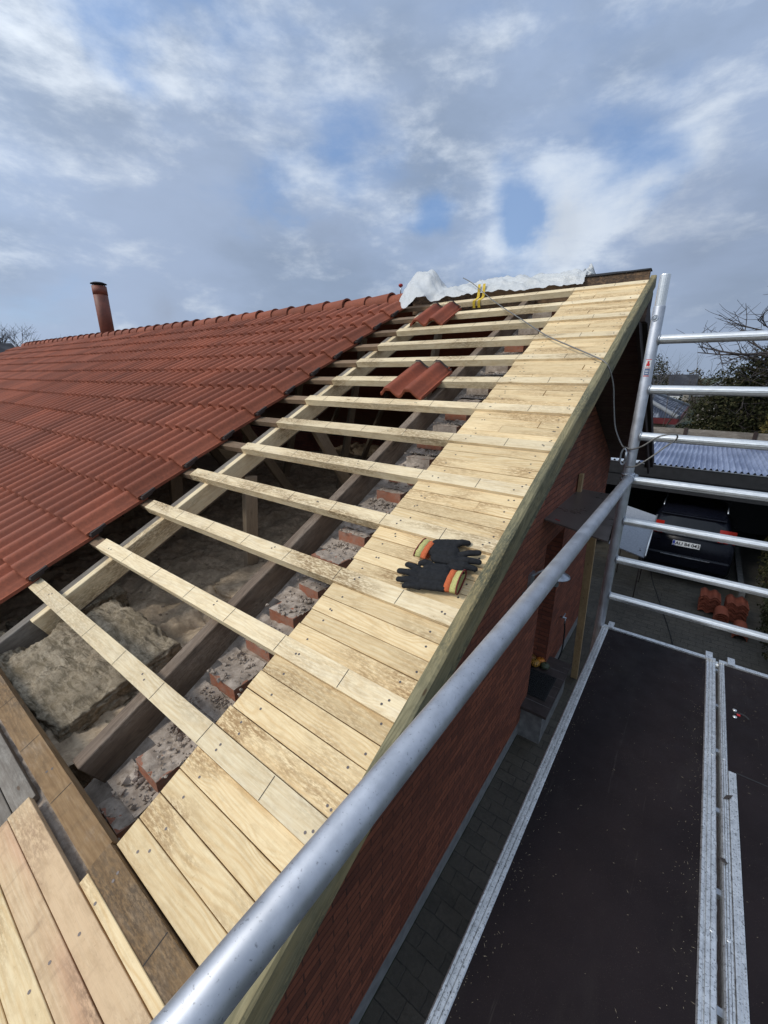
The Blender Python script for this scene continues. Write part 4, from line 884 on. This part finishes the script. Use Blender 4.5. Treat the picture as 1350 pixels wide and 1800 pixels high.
# wall lamp
lp = empty('wall_lamp', (WX, 4.25, -2.1), 'galvanised wall lamp with a wide round shade beside the doorway', 'lamp')
l = MB(); l.tube(smooth_path([(WX, 4.22, -2.12), (-1.10, 4.24, -2.02), (-1.0, 4.30, -1.98), (-.95, 4.33, -2.04)]), .012, 10); l.box((WX+.001, 4.15, -2.2), (WX+.03, 4.29, -2.04)); l.build('bracket', M['steel'], lp)
MB().lathe([(.0, .05), (.03, .045), (.06, .02), (.135, -.02), (.137, -.028), (.10, -.018), (.0, .0)], 28, (-.95, 4.40, -2.06)).build('lamp_shade', M['steel'], lp)
MB().lathe([(.04, 0), (.042, -.05), (.03, -.055), (.03, -.13), (.0, -.14)], 20, (-.95, 4.40, -2.075)).build('lamp_holder', plain('grey_lamp_body', (.22, .24, .25), .5), lp)
# tap and hose
tp = empty('garden_tap', (WX, 6.08, -3.55), 'chrome garden tap on the brick wall past the doorway', 'tap')
t = MB(); t.tube([(WX, 6.08, -3.53), (WX+.09, 6.08, -3.53)], .014, 10); t.tube([(WX+.075, 6.08, -3.53), (WX+.075, 6.08, -3.62)], .012, 10); t.tube([(WX+.05, 6.0, -3.50), (WX+.05, 6.16, -3.50)], .010, 8); t.build('tap_body', M['steel'], tp)
MB().tube(smooth_path([(WX+.075, 6.08, -3.61), (WX+.09, 6.10, -3.8), (WX+.10, 6.05, -4.1), (WX+.05, 5.95, -4.4), (WX+.09, 5.9, -4.53)]), .011, 10).build('garden_hose', M['tyre']); tag(bpy.data.objects['garden_hose'], 'black hose hanging from the garden tap to the paving', 'hose')
MB().tube(smooth_path([(WX, 4.02, -2.2), (-1.12, 4.0, -2.22), (-1.12, 4.0, -2.32)]), .016, 10).build('wall_sensor', plain('grey_plastic', (.12, .13, .14), .5)); tag(bpy.data.objects['wall_sensor'], 'small grey motion sensor on the wall left of the lamp', 'sensor')
# mat and pumpkins
mt = MB(); mt.box((-1.36, 4.76, -4.049), (-.955, 5.30, -4.041))
for i in range(13):
    for j in range(9): mt.box((-1.35+j*.044, 4.77+i*.041, -4.0409), (-1.35+j*.044+.030, 4.77+i*.041+.026, -4.030))
tag(mt.build('door_mat', M['mat']), 'black ribbed rubber mat on the dark doorstep', 'doormat')
def pumpkin(x, y_, r_, m, label):
    root = empty('pumpkin', (x, y_, -4.05), label, 'pumpkin', 'pumpkins on the doorstep')
    pr = [(0.0, .0)]+[(r_*math.sin(a)*(1.0), r_*.78*(1-math.cos(a))) for a in [math.pi*q/12 for q in range(1, 12)]]+[(0.004, r_*1.5)]
    MB().lathe(pr, 36, (x, y_, -4.05), lobes=18, amp=.09).build('pumpkin_body', m, root); MB().tube([(x, y_, -4.05+r_*1.45), (x+.006, y_, -4.05+r_*1.8)], [.008, .006], 8).build('stem', M['leafy'], root)
def m_stripe():
    m, n = mat('striped_pumpkin'); sp = n.node('ShaderNodeSeparateXYZ'); n.put(sp.inputs[0], n.obj); a = n.math('ARCTAN2', n.math('SUBTRACT', sp.outputs[1], 5.39), n.math('SUBTRACT', sp.outputs[0], -1.29))
    n.put(n.b.inputs['Base Color'], n.mix(n.map(n.math('SINE', n.math('MULTIPLY', a, 14.0)), -.2, .4), (.12, .06, .01), (.62, .30, .04))); n.b.inputs['Roughness'].default_value = .45; return m
pumpkin(-1.29, 5.39, .068, m_stripe(), 'striped yellow and brown pumpkin nearest the mat'); pumpkin(-1.24, 5.49, .062, M['pumpkin'], 'bright orange pumpkin at the back of the group')
pumpkin(-1.37, 5.47, .070, plain('brown_pumpkin', (.20, .09, .02), .5, scale=18, var=.4), 'brownish orange pumpkin against the door reveal'); pumpkin(-1.155, 5.42, .060, M['gpump'], 'grey green pumpkin on the outer side of the group')

# ------------------------------------------------------------------ pale sheet on trestles, tile stacks, line on the paving
ws = empty('sheet_table', (-.73, 9.8, GZ), 'pale grey spotted sheet on trestle legs in front of the parked car', 'table')
q4 = [(-1.06, 9.0, -3.26), (-.405, 8.80, -3.32), (-.42, 10.55, -2.96), (-1.04, 10.8, -2.90)]
tb = MB(); tb.v = [p_ for p_ in q4]+[(a, b, c-.02) for a, b, c in q4]; tb.face([0, 1, 2, 3]); tb.face([7, 6, 5, 4]); [tb.face([i, i+4, (i+1) % 4+4, (i+1) % 4]) for i in range(4)]; tb.build('sheet_top', M['palesheet'], ws)
MB().tube([(-.395, 8.82, -3.30), (-.41, 10.55, -2.935)], .014, 8).build('edge_trim', M['alu'], ws)
for (a, b, c) in q4: MB().tube([(-.73+(a+.73)*.8, b+(.45 if b < 9.5 else -.15), c-.03), (-.73+(a+.73)*.8, b+(.45 if b < 9.5 else -.15), GZ+.01)], .010, 8).build('leg', M['darkwood'], ws)
sb = MB()
for q in range(70): a, b = random.random(), random.random(); sb.rock((-1.03+a*.6, 9.0+b*1.55, -3.245+b*.33-a*.045), random.uniform(.003, .007), squash=.4)
for q in range(12): sb.rock((-.50+random.uniform(-.05, .03), 9.1+random.uniform(-.1, .12), -3.265), random.uniform(.012, .03), squash=.5)
tag(sb.build('leaf_litter', M['barkdark']), 'dark leaf litter and crumbs on the pale sheet', 'litter', kind='stuff')
def stack_tiles(x, y_, n, rz, label):
    root = empty('tile_stack', (x, y_, GZ+.004), label, 'tile stack', 'stacks of spare roof tiles on the paving')
    for i in range(n):
        mb = MB(); add_tile(mb, -.165, -.2, .40, .40, .02, .0, 20, random.random(), True, True, .33)
        mb.build('roof_tile', M['looset'], root, Matrix.Translation((x+random.uniform(-.008, .008), y_+random.uniform(-.008, .008), GZ+.004+i*.034)) @ Matrix.Rotation(rz+random.uniform(-.02, .02), 4, 'Z'), tone=True)
stack_tiles(.80, 9.93, 10, .0, 'left stack of red double roll tiles on the paving behind the car'); stack_tiles(1.20, 9.80, 11, .02, 'right taller stack of red double roll tiles near the hedge')
def stack_caps(x, y_, n, label, up=True):
    root = empty('ridge_tile_stack', (x, y_, GZ+.004), label, 'ridge tiles', 'stacks of spare ridge tiles')
    for i in range(n):
        mb = MB(); mb.grid(6, 14, lambda u, v: (x-.11*math.cos(math.pi*v)*(1-.08*u), y_+(u-.5)*.36, GZ+.01+i*.04+.10*math.sin(math.pi*v)))
        mb.grid(1, 14, lambda u, v: (x-(.11-.014*u)*math.cos(math.pi*v), y_-.18, GZ+.01+i*.04+(.10-.014*u)*math.sin(math.pi*v)))
        mb.build('ridge_tile', M['looset'], root, tone=True)
stack_caps(.98, 9.40, 6, 'stack of curved ridge tiles nearest the platform, left one'); stack_caps(1.27, 9.15, 4, 'lower stack of curved ridge tiles at the right, by the hedge')
MB().tube(smooth_path([(-.32, 11.2, GZ+.012), (-.22, 10.6, GZ+.012), (-.02, 9.7, GZ+.012), (.30, 8.2, GZ+.012), (.38, 7.2, GZ+.012), (.42, 6, GZ+.012)]), .008, 6).build('ground_cable', M['tyre']); tag(bpy.data.objects['ground_cable'], 'thin black cable lying across the paving', 'cable')
kb = MB(); kb.box((1.32, 10.9, GZ), (1.42, 17, GZ+.12)); tag(kb.build('kerb', M['conc']), kind='structure')

# ------------------------------------------------------------------ carport
cpt = empty('carport', (0, 13.5, GZ), 'dark timber carport with a blue grey corrugated roof over the parked car', 'carport')
XA, XB, YA, YB, ZR = -2.3, 3.4, 11.5, 16.1, -1.99
def corr(x0, x1, m, nm):
    n_ = int((x1-x0)/.012); mb = MB(); mb.grid(n_, 2, lambda u, v: (x0+u*(x1-x0), YA-.04+v*(YB-YA+.08), ZR+.032*math.sin((x0+u*(x1-x0))*math.tau/.105)+.02*v*0)); return mb.build(nm, m, cpt)
corr(XA, -1.02, M['corrpale'], 'pale_roof_panel'); corr(-1.019, XB, M['corr'], 'corrugated_roof')
MB().box((XA, YA-.03, -2.30), (XB, YA-.003, ZR-.028)).build('fascia', M['fascia'], cpt); MB().box((XA, YA, -2.62), (XB, YA+.03, -2.31)).build('fascia', M['fascia'], cpt)
MB().box((XA, YA-.05, ZR-.027), (XB, YA-.02, ZR-.012)).build('edge_strip', M['steel'], cpt)
MB().box((XA, YB-.1, GZ), (XB, YB-.02, ZR-.04)).build('added_back_wall', M['fascia'], cpt); MB().box((XA, YA+.04, GZ), (XA+.06, YB-.1, ZR-.04)).build('added_side_wall', M['fascia'], cpt); MB().box((XB-.06, YA+.04, GZ), (XB, YB-.1, ZR-.04)).build('added_side_wall', M['fascia'], cpt)  # back and side walls added to keep the carport interior dark
for x in (1.75,): MB().box((x, YA+.05, GZ), (x+.1, YA+.15, -2.62)).build('post', M['darkwood'], cpt)
for y_ in (12.2, 13.2, 14.2, 15.2): MB().box((XA+.06, y_, -2.16), (XB-.06, y_+.06, ZR-.03)).build('roof_beam', M['fascia'], cpt)

# ------------------------------------------------------------------ car
car = empty('parked_car', (.24, 13.0, GZ), 'dark blue hatchback parked under the carport, seen from behind', 'car')
def loft(mb, secs, mi=0, close=True):
    k = len(mb.v); n = len(secs[0])
    for sct in secs: mb.v += sct
    for i in range(len(secs)-1):
        for j in range(n-1): mb.face([k+i*n+j, k+i*n+j+1, k+(i+1)*n+j+1, k+(i+1)*n+j], mi, True)
    if close: mb.face([k+j for j in range(n)][::-1], mi); mb.face([k+(len(secs)-1)*n+j for j in range(n)], mi)
CXc = .24; CZ = GZ
def bsec(y_, hw, z0, z1, zs, top):      # half-outline mirrored: sill, belly, shoulder, top
    L_ = [(0, z0), (hw*.9, z0), (hw, z0+.15), (hw, zs*.75), (hw*.97, zs), (top, z1), (0, z1+.015)]
    pts = [(CXc+x, y_, CZ+z) for x, z in L_]; return pts+[(CXc-x, y_, CZ+z) for x, z in L_[::-1][1:-1]]+[pts[0]]
bd = MB(); secs = [bsec(10.92, .74, .34, .62, .60, .66), bsec(10.90, .79, .30, .80, .75, .74), bsec(10.96, .83, .27, 1.12, .98, .72), bsec(11.10, .85, .24, 1.18, 1.0, .74), bsec(11.8, .87, .22, 1.14, .98, .78), bsec(13.4, .87, .22, 1.08, .96, .80), bsec(14.2, .86, .24, 1.0, .92, .78), bsec(14.9, .80, .28, .86, .8, .68), bsec(15.1, .7, .34, .66, .6, .6)]
loft(bd, secs); cb_ = bd.build('body', M['carpaint'], car)
cabs = MB()
def csec(y_, w0, z0, w1, z1): L_ = [(w0, z0), (w1+.02, z1-.06), (w1-.05, z1), (0, z1+.02)]; pts = [(CXc+x, y_, CZ+z) for x, z in L_]; return pts+[(2*CXc-a, b, c) for a, b, c in pts[::-1][1:]]
loft(cabs, [csec(10.98, .76, 1.15, .70, 1.17), csec(11.22, .77, 1.14, .62, 1.50), csec(11.5, .78, 1.13, .60, 1.585), csec(12.6, .79, 1.10, .61, 1.62), csec(13.3, .79, 1.08, .58, 1.50), csec(14.0, .77, 1.05, .70, 1.09)])
cabs.build('cabin', M['carpaint'], car)
rw = MB()
def rwf(u, v): w_ = .66-.10*v; return (CXc+(u*2-1)*w_, 10.955+.235*v-.012+.03*(2*u-1)**2, CZ+1.20+.27*v)
rw.grid(10, 6, rwf); rwo = rw.build('rear_window', M['glass'], car)
MB().tube([(CXc-.05, 10.93, CZ+1.22), (CXc+.30, 10.97, CZ+1.31)], .008, 6).build('wiper', M['ink'], rwo)
MB().box((CXc-.60, 11.18, CZ+1.50), (CXc+.60, 11.42, CZ+1.535)).build('spoiler', M['carpaint'], car, bevel=.01)
for sx in (-1, 1):
    MB().tube([(CXc+sx*.60, 11.6, CZ+1.60), (CXc+sx*.60, 11.75, CZ+1.66), (CXc+sx*.60, 13.0, CZ+1.66), (CXc+sx*.60, 13.15, CZ+1.60)], .014, 8).build('roof_rail', M['steel'], car)
    tl = MB(); tl.grid(6, 6, lambda u, v: (CXc+sx*(.50+.30*u), 10.90+.16*u*u+.05*v, CZ+1.13+.27*v-.05*u*u)); tl.build('taillight', M['taillight'], car)
    for y_ in (11.55, 14.2):
        wh = MB(); wh.tube([(CXc+sx*.68, y_, CZ+.31), (CXc+sx*.87, y_, CZ+.31)], .31, 28); wo = wh.build('wheel', M['tyre'], car); MB().tube([(CXc+sx*.872, y_, CZ+.31), (CXc+sx*.876, y_, CZ+.31)], .2, 20).build('rim', M['steel'], wo)
bp = MB(); bp.box((CXc-.80, 10.84, CZ+.42), (CXc+.80, 10.93, CZ+.70)); bp.build('bumper', M['carpaint'], car, bevel=.03); MB().box((CXc-.45, 10.826, CZ+.66), (CXc+.45, 10.838, CZ+.68)).build('bumper_trim', M['steel'], car)
MB().box((CXc-.6, 10.905, CZ+1.135), (CXc+.6, 10.925, CZ+1.15)).build('chrome_strip', M['steel'], car)
PLX, PLZ = .22, -3.588
pt = MB(); pt.box((PLX-.252, 10.85, PLZ-.058), (PLX+.252, 10.86, PLZ+.058)); pt.box((PLX-.248, 10.848, PLZ-.054), (PLX-.205, 10.8495, PLZ+.054), 1); po_ = pt.build('number_plate', [M['plate'], M['blueink']], car)
def text_mesh(body, size, m, T, name, parent=None, bold=0):
    cu = bpy.data.curves.new('txt', 'FONT'); cu.body = body; cu.size = size; cu.align_x = 'CENTER'; cu.align_y = 'CENTER'; cu.extrude = .0006; cu.offset = bold; cu.space_character = 1.02
    to = bpy.data.objects.new('txt', cu); col.objects.link(to); dg = bpy.context.evaluated_depsgraph_get(); me = bpy.data.meshes.new_from_object(to.evaluated_get(dg)); bpy.data.objects.remove(to)
    me.materials.clear(); me.materials.append(m); me.name = name; o = bpy.data.objects.new(name, me); col.objects.link(o)
    if parent: o.parent = parent; o.matrix_local = world_of(parent).inverted() @ T
    else: o.matrix_world = T
    return o
text_mesh('AU 84 043', .098, M['ink'], Matrix.Translation((PLX+.024, 10.8475, PLZ)) @ Matrix.Rotation(R(90), 4, 'X'), 'plate_number', po_, .0022)
text_mesh('DK', .032, M['plate'], Matrix.Translation((PLX-.227, 10.8472, PLZ-.03)) @ Matrix.Rotation(R(90), 4, 'X'), 'country_code', po_, .0008)

# ------------------------------------------------------------------ vegetation
def leaves(mb, blobs, n, size, seed=0, up=.3):
    rng = np.random.default_rng(seed)
    tot = sum(b[3]*b[4]*b[5] for b in blobs)
    for (cx_, cy_, cz2, rx, ry, rz_) in blobs:
        m_ = int(n*rx*ry*rz_/tot)+1
        d = rng.normal(size=(m_, 3)); d /= np.linalg.norm(d, axis=1)[:, None]; r_ = rng.uniform(.35, 1, m_)**.45
        P = d*r_[:, None]
        for i in range(m_):
            px, py, pz = P[i]; q = Vector((px*2.2+cx_, py*2.2+cy_, pz*2.2+cz2)); nn = noise.noise(q*1.3)+.5*noise.noise(q*3.1)
            if nn < -.18: continue
            f_ = 1+.16*nn; c = Vector((cx_+px*rx*f_, cy_+py*ry*f_, cz2+pz*rz_*f_)); 
            if c.z < GZ+.05: continue
            a = Vector(rng.normal(size=3)).normalized(); b = a.cross(Vector(rng.normal(size=3))).normalized(); s_ = size*rng.uniform(.6, 1.3); k = len(mb.v)
            mb.v += [tuple(c-a*s_), tuple(c+b*s_*.5), tuple(c+a*s_), tuple(c-b*s_*.5)]; mb.face([k, k+1, k+2, k+3], 0, False, float(rng.random()))
def leafy(name, blobs, n, size, m, label, cat, seed, group=None, trunk=None):
    c0 = blobs[0]; root = empty(name, (c0[0], c0[1], GZ), label, cat, group)
    mb = MB(); leaves(mb, blobs, n, size, seed); mb.build('crown', M[m], root, tone=True)
    for b in blobs[:4]: MB().tube([(b[0], b[1], GZ), (b[0]+.05, b[1], (GZ+b[2])/2), (b[0]-.1, b[1], b[2]+b[5]*.3)], [.12, .09, .03], 8).build('trunk', M['bark'], root)
def bare(name, base, h, spread, seed, label, m='barkdark', levels=5, r0=.09, group=None, lean=0, twigs=3, first=.35):
    rnd = random.Random(seed); root = empty(name, base, label, 'tree', group); tr = MB(); br = MB()
    def grow(mb, p_, d, L_, r_, lev):
        pts = [p_]; q = p_.copy(); dd = d.copy(); ns = 4
        for i in range(ns):
            dd = (dd+Vector((rnd.uniform(-1, 1), rnd.uniform(-1, 1), rnd.uniform(-.5, .9)))*.14).normalized(); q = q+dd*L_/ns; pts.append(q.copy())
        rr = [r_*(1-.55*i/ns) for i in range(ns+1)]; mb.tube(pts, rr, 5 if lev < 2 else 3, caps=False)
        if lev >= levels: return
        nb = twigs+(1 if rnd.random() < .5 else 0)
        for i in range(nb):
            t_ = rnd.uniform(.35, 1.0); ii = min(ns-1, int(t_*ns)); pp = pts[ii].lerp(pts[ii+1], t_*ns-ii); ax = Vector((rnd.uniform(-1, 1), rnd.uniform(-1, 1), rnd.uniform(-.4, .5)))
            nd = (dd*rnd.uniform(.5, 1.0)+ax.normalized()*spread).normalized(); grow(br, pp, nd, L_*rnd.uniform(.55, .8), r_*.55, lev+1)
    grow(tr, Vector(base), Vector((lean, 0, 1)).normalized(), h*first, r0, 0)
    tr.build('trunk', M[m], root); br.build('branches', M[m], root)
#VEG
leafy('evergreen_hedge', [(2.2, 17.9, -1.1, 2.0, .9, 2.15), (.75, 17.8, -1.5, 1.15, .7, 1.45), (.45, 17.5, -2.2, 1.1, .5, .9), (3.6, 17.9, -.8, 2.1, 1.0, 2.6), (.9, 17.5, -2.8, 1.6, .6, 1.1), (5.4, 18, -1.4, 1.6, 1.0, 2.2)], 100000, .055, 'leaf', 'tall dark evergreen hedge behind the carport at the right', 'hedge', 3)
leafy('autumn_shrub', [(2.15, 16.95, -1.45, .75, .4, .85), (2.9, 16.95, -1.5, .8, .4, 1.0)], 7000, .045, 'leafy', 'yellowing shrub in front of the dark hedge at the right edge', 'shrub', 4)
leafy('driveway_hedge', [(1.95, 9.0, -3.9, .5, 1.9, .9), (2.0, 6.5, -3.9, .5, 1.9, .9), (1.95, 11.2, -3.7, .42, 1.4, .95)], 26000, .03, 'leaf', 'low dark hedge along the right side of the paved driveway', 'hedge', 5)
bare('bare_tree', (2.5, 20.2, GZ), 12.6, 1.2, 11, 'large bare tree spreading its dark branches above the evergreen hedge', levels=6, r0=.32, twigs=3, first=.30)
bare('young_bare_tree', (-1.75, 20.5, GZ), 6.8, .45, 21, 'slender pale young tree without leaves beside the scaffold post', 'bark', levels=4, r0=.04, twigs=3, first=.50)
bare('bare_tree', (-50, 13.9, GZ), 8.3, .75, 31, 'round crowned bare tree far off beyond the left end of the roof', 'barkdark', levels=5, r0=.2, twigs=4, first=.50)
bare('bare_tree', (-58, 13.0, GZ), 9.6, .6, 37, 'bare drooping tree far off at the left edge', 'barkdark', levels=5, r0=.25, twigs=3, first=.30)
FT = []
rng = random.Random(5)
for i in range(16):
    x = -10+i*2.3+rng.uniform(-.8, .8); y_ = 74+rng.uniform(-6, 10); hh = rng.uniform(4.9, 6.1); kind = rng.choice(['leafb', 'leafb', 'leaf'])
    leafy('distant_tree', [(x, y_, GZ+hh*.5, 1.9, 1.5, hh*.52), (x+1.0, y_+1, GZ+hh*.35, 1.7, 1.4, hh*.4)], 1500, .16, kind, ['brown autumn', 'dark green'][kind == 'leaf']+' tree, '+['first', 'second', 'third', 'fourth', 'fifth', 'sixth', 'seventh', 'eighth', 'ninth', 'tenth', 'eleventh', 'twelfth', 'thirteenth', 'fourteenth', 'fifteenth', 'sixteenth'][i]+' from the left in the far row beyond the houses', 'tree', 50+i, 'row of distant trees beyond the houses')
leafy('round_conifer', [(-3.0, 34, -1.3, .8, .8, 2.4)], 3500, .07, 'leaf', 'dark green conifer just right of the scaffold post by the young bare tree', 'tree', 90)
leafy('far_conifer', [(1.3, 42, -1.8, 1.5, 1, 2.9), (3.3, 42, -1.8, 1.6, 1, 3.1)], 6000, .10, 'leaf', 'dark conifer clump behind the grey roofed far house', 'tree', 92)
leafy('garden_hedge', [(-.2, 33, -2.6, 3.2, .8, 1.3), (4.5, 33, -2.5, 3, .8, 1.5), (-4.5, 33, -3, 2.5, .8, 1.2)], 9000, .10, 'leaf', 'garden hedge hiding the walls of the far houses', 'hedge', 97)
leafy('low_shrub', [(.0, 18.5, -2.7, 1.3, .5, .8), (-1.2, 18.8, -2.85, .9, .5, .4), (-.4, 19.5, -3.6, 2, .5, 1.0)], 12000, .035, 'leaf', 'low green shrubs below the red fascia of the neighbouring house', 'shrub', 94)

# ------------------------------------------------------------------ fence and neighbours
fe = empty('board_fence', (0, 16.6, GZ), 'weathered grey board fence behind the carport roof', 'fence')
for (a, b) in ((-2.3, -.42), (-.34, 1.28), (1.36, 3.4)): MB().box((a, 16.55, -1.90), (b, 16.59, -1.66)).build('fence_board', M['greyw'], fe)
for x in (-.38, 1.32): MB().box((x-.05, 16.52, GZ), (x+.05, 16.6, -1.63)).build('fence_post', M['darkwood'], fe)
def hip(name, x0, x1, y0, y1, ze, zr, inset, mroof, mwall, label, fascia=None, gable=False, hipw=None):
    r0 = empty(name, ((x0+x1)/2, (y0+y1)/2, GZ), label, 'house')
    MB().box((x0+.4, y0+.4, GZ), (x1-.4, y1-.4, ze-.05)).build('wall', mwall, r0)
    ym = (y0+y1)/2; r_ = MB(); ins = 0 if gable else inset
    r_.v = [(x0, y0, ze), (x1, y0, ze), (x1, y1, ze), (x0, y1, ze), (x0+ins, ym, zr), (x1-ins, ym, zr)]
    for f_ in ((0, 1, 5, 4), (2, 3, 4, 5), (1, 2, 5), (3, 0, 4)): r_.face(f_)
    r_.face([3, 2, 1, 0]); ro = r_.build('roof', mroof, r0)
    if fascia: f_ = MB(); f_.box((x0, y0-.03, ze-.26), (x1, y0-.002, ze-.01)); f_.box((x1+.002, y0, ze-.26), (x1+.03, y1, ze-.01)); f_.build('fascia', fascia, r0)
    if not gable:
        c = MB(); c.tube([(x1, y0, ze+.03), (x1-ins, ym, zr+.03)], .10, 8); c.tube([(x0, y0, ze+.03), (x0+ins, ym, zr+.03)], .10, 8); c.tube([(x0+ins, ym, zr+.03), (x1-ins, ym, zr+.03)], .10, 8); c.tube([(x1, y1, ze+.03), (x1-ins, ym, zr+.03)], .10, 8); c.build('hip_tiles', plain('pale_hip_tile', (.22, .23, .24), .6), ro)
    for wx in (x0+1.5, (x0+x1)/2, x1-2.0):
        wd = MB(); wd.box((wx, y0+.36, ze-1.5), (wx+1.0, y0+.39, ze-.55)); wo = wd.build('window', M['white'], r0); MB().box((wx+.06, y0+.345, ze-1.44), (wx+.94, y0+.359, ze-.61)).build('pane', M['glass'], wo)
    return r0
wallp = plain('pale_rendered_wall', (.28, .25, .21), .9, scale=3)
hip('neighbour_house', -11, -.86, 22, 31, -1.80, .12, 4.2, M['lichenroof'], wallp, 'neighbouring house with a dark lichen streaked hipped roof and red fascia', plain('dark_red_fascia', (.10, .010, .012), .5))
hip('far_house', -6.0, -1.3, 56, 63, -1.55, -.05, 2, M['darkroof'], wallp, 'far house with a plain dark gable roof beyond the bare young tree', None, True)
hip('grey_roof_house', -1.0, 5.5, 44, 50, -1.75, -.35, 2, m_roofn('pale_grey_roof', (.13, .13, .13), (.22, .22, .21), (1, 1, 1)), wallp, 'far house with a pale grey roof just left of the hedge', None, False)
hip('white_gabled_house', -6.3, -2.0, 45, 50, -1.8, -.75, 2, M['darkroof'], M['white'], 'far low house with white gable boards', M['white'], True)
dh = empty('dark_roofed_house', (-43, -1, GZ), 'neighbouring house with a black corrugated roof beyond the left end of the tiles', 'house')
MB().box((-49.5, -11.5, GZ), (-36.5, 9.6, -1.0)).build('wall', wallp, dh)
MB().prism([(-50, -1.1), (-36, -1.1), (-43, 2.15)], 'y', -12, 10.3).build('roof', M['darkroof'], dh)
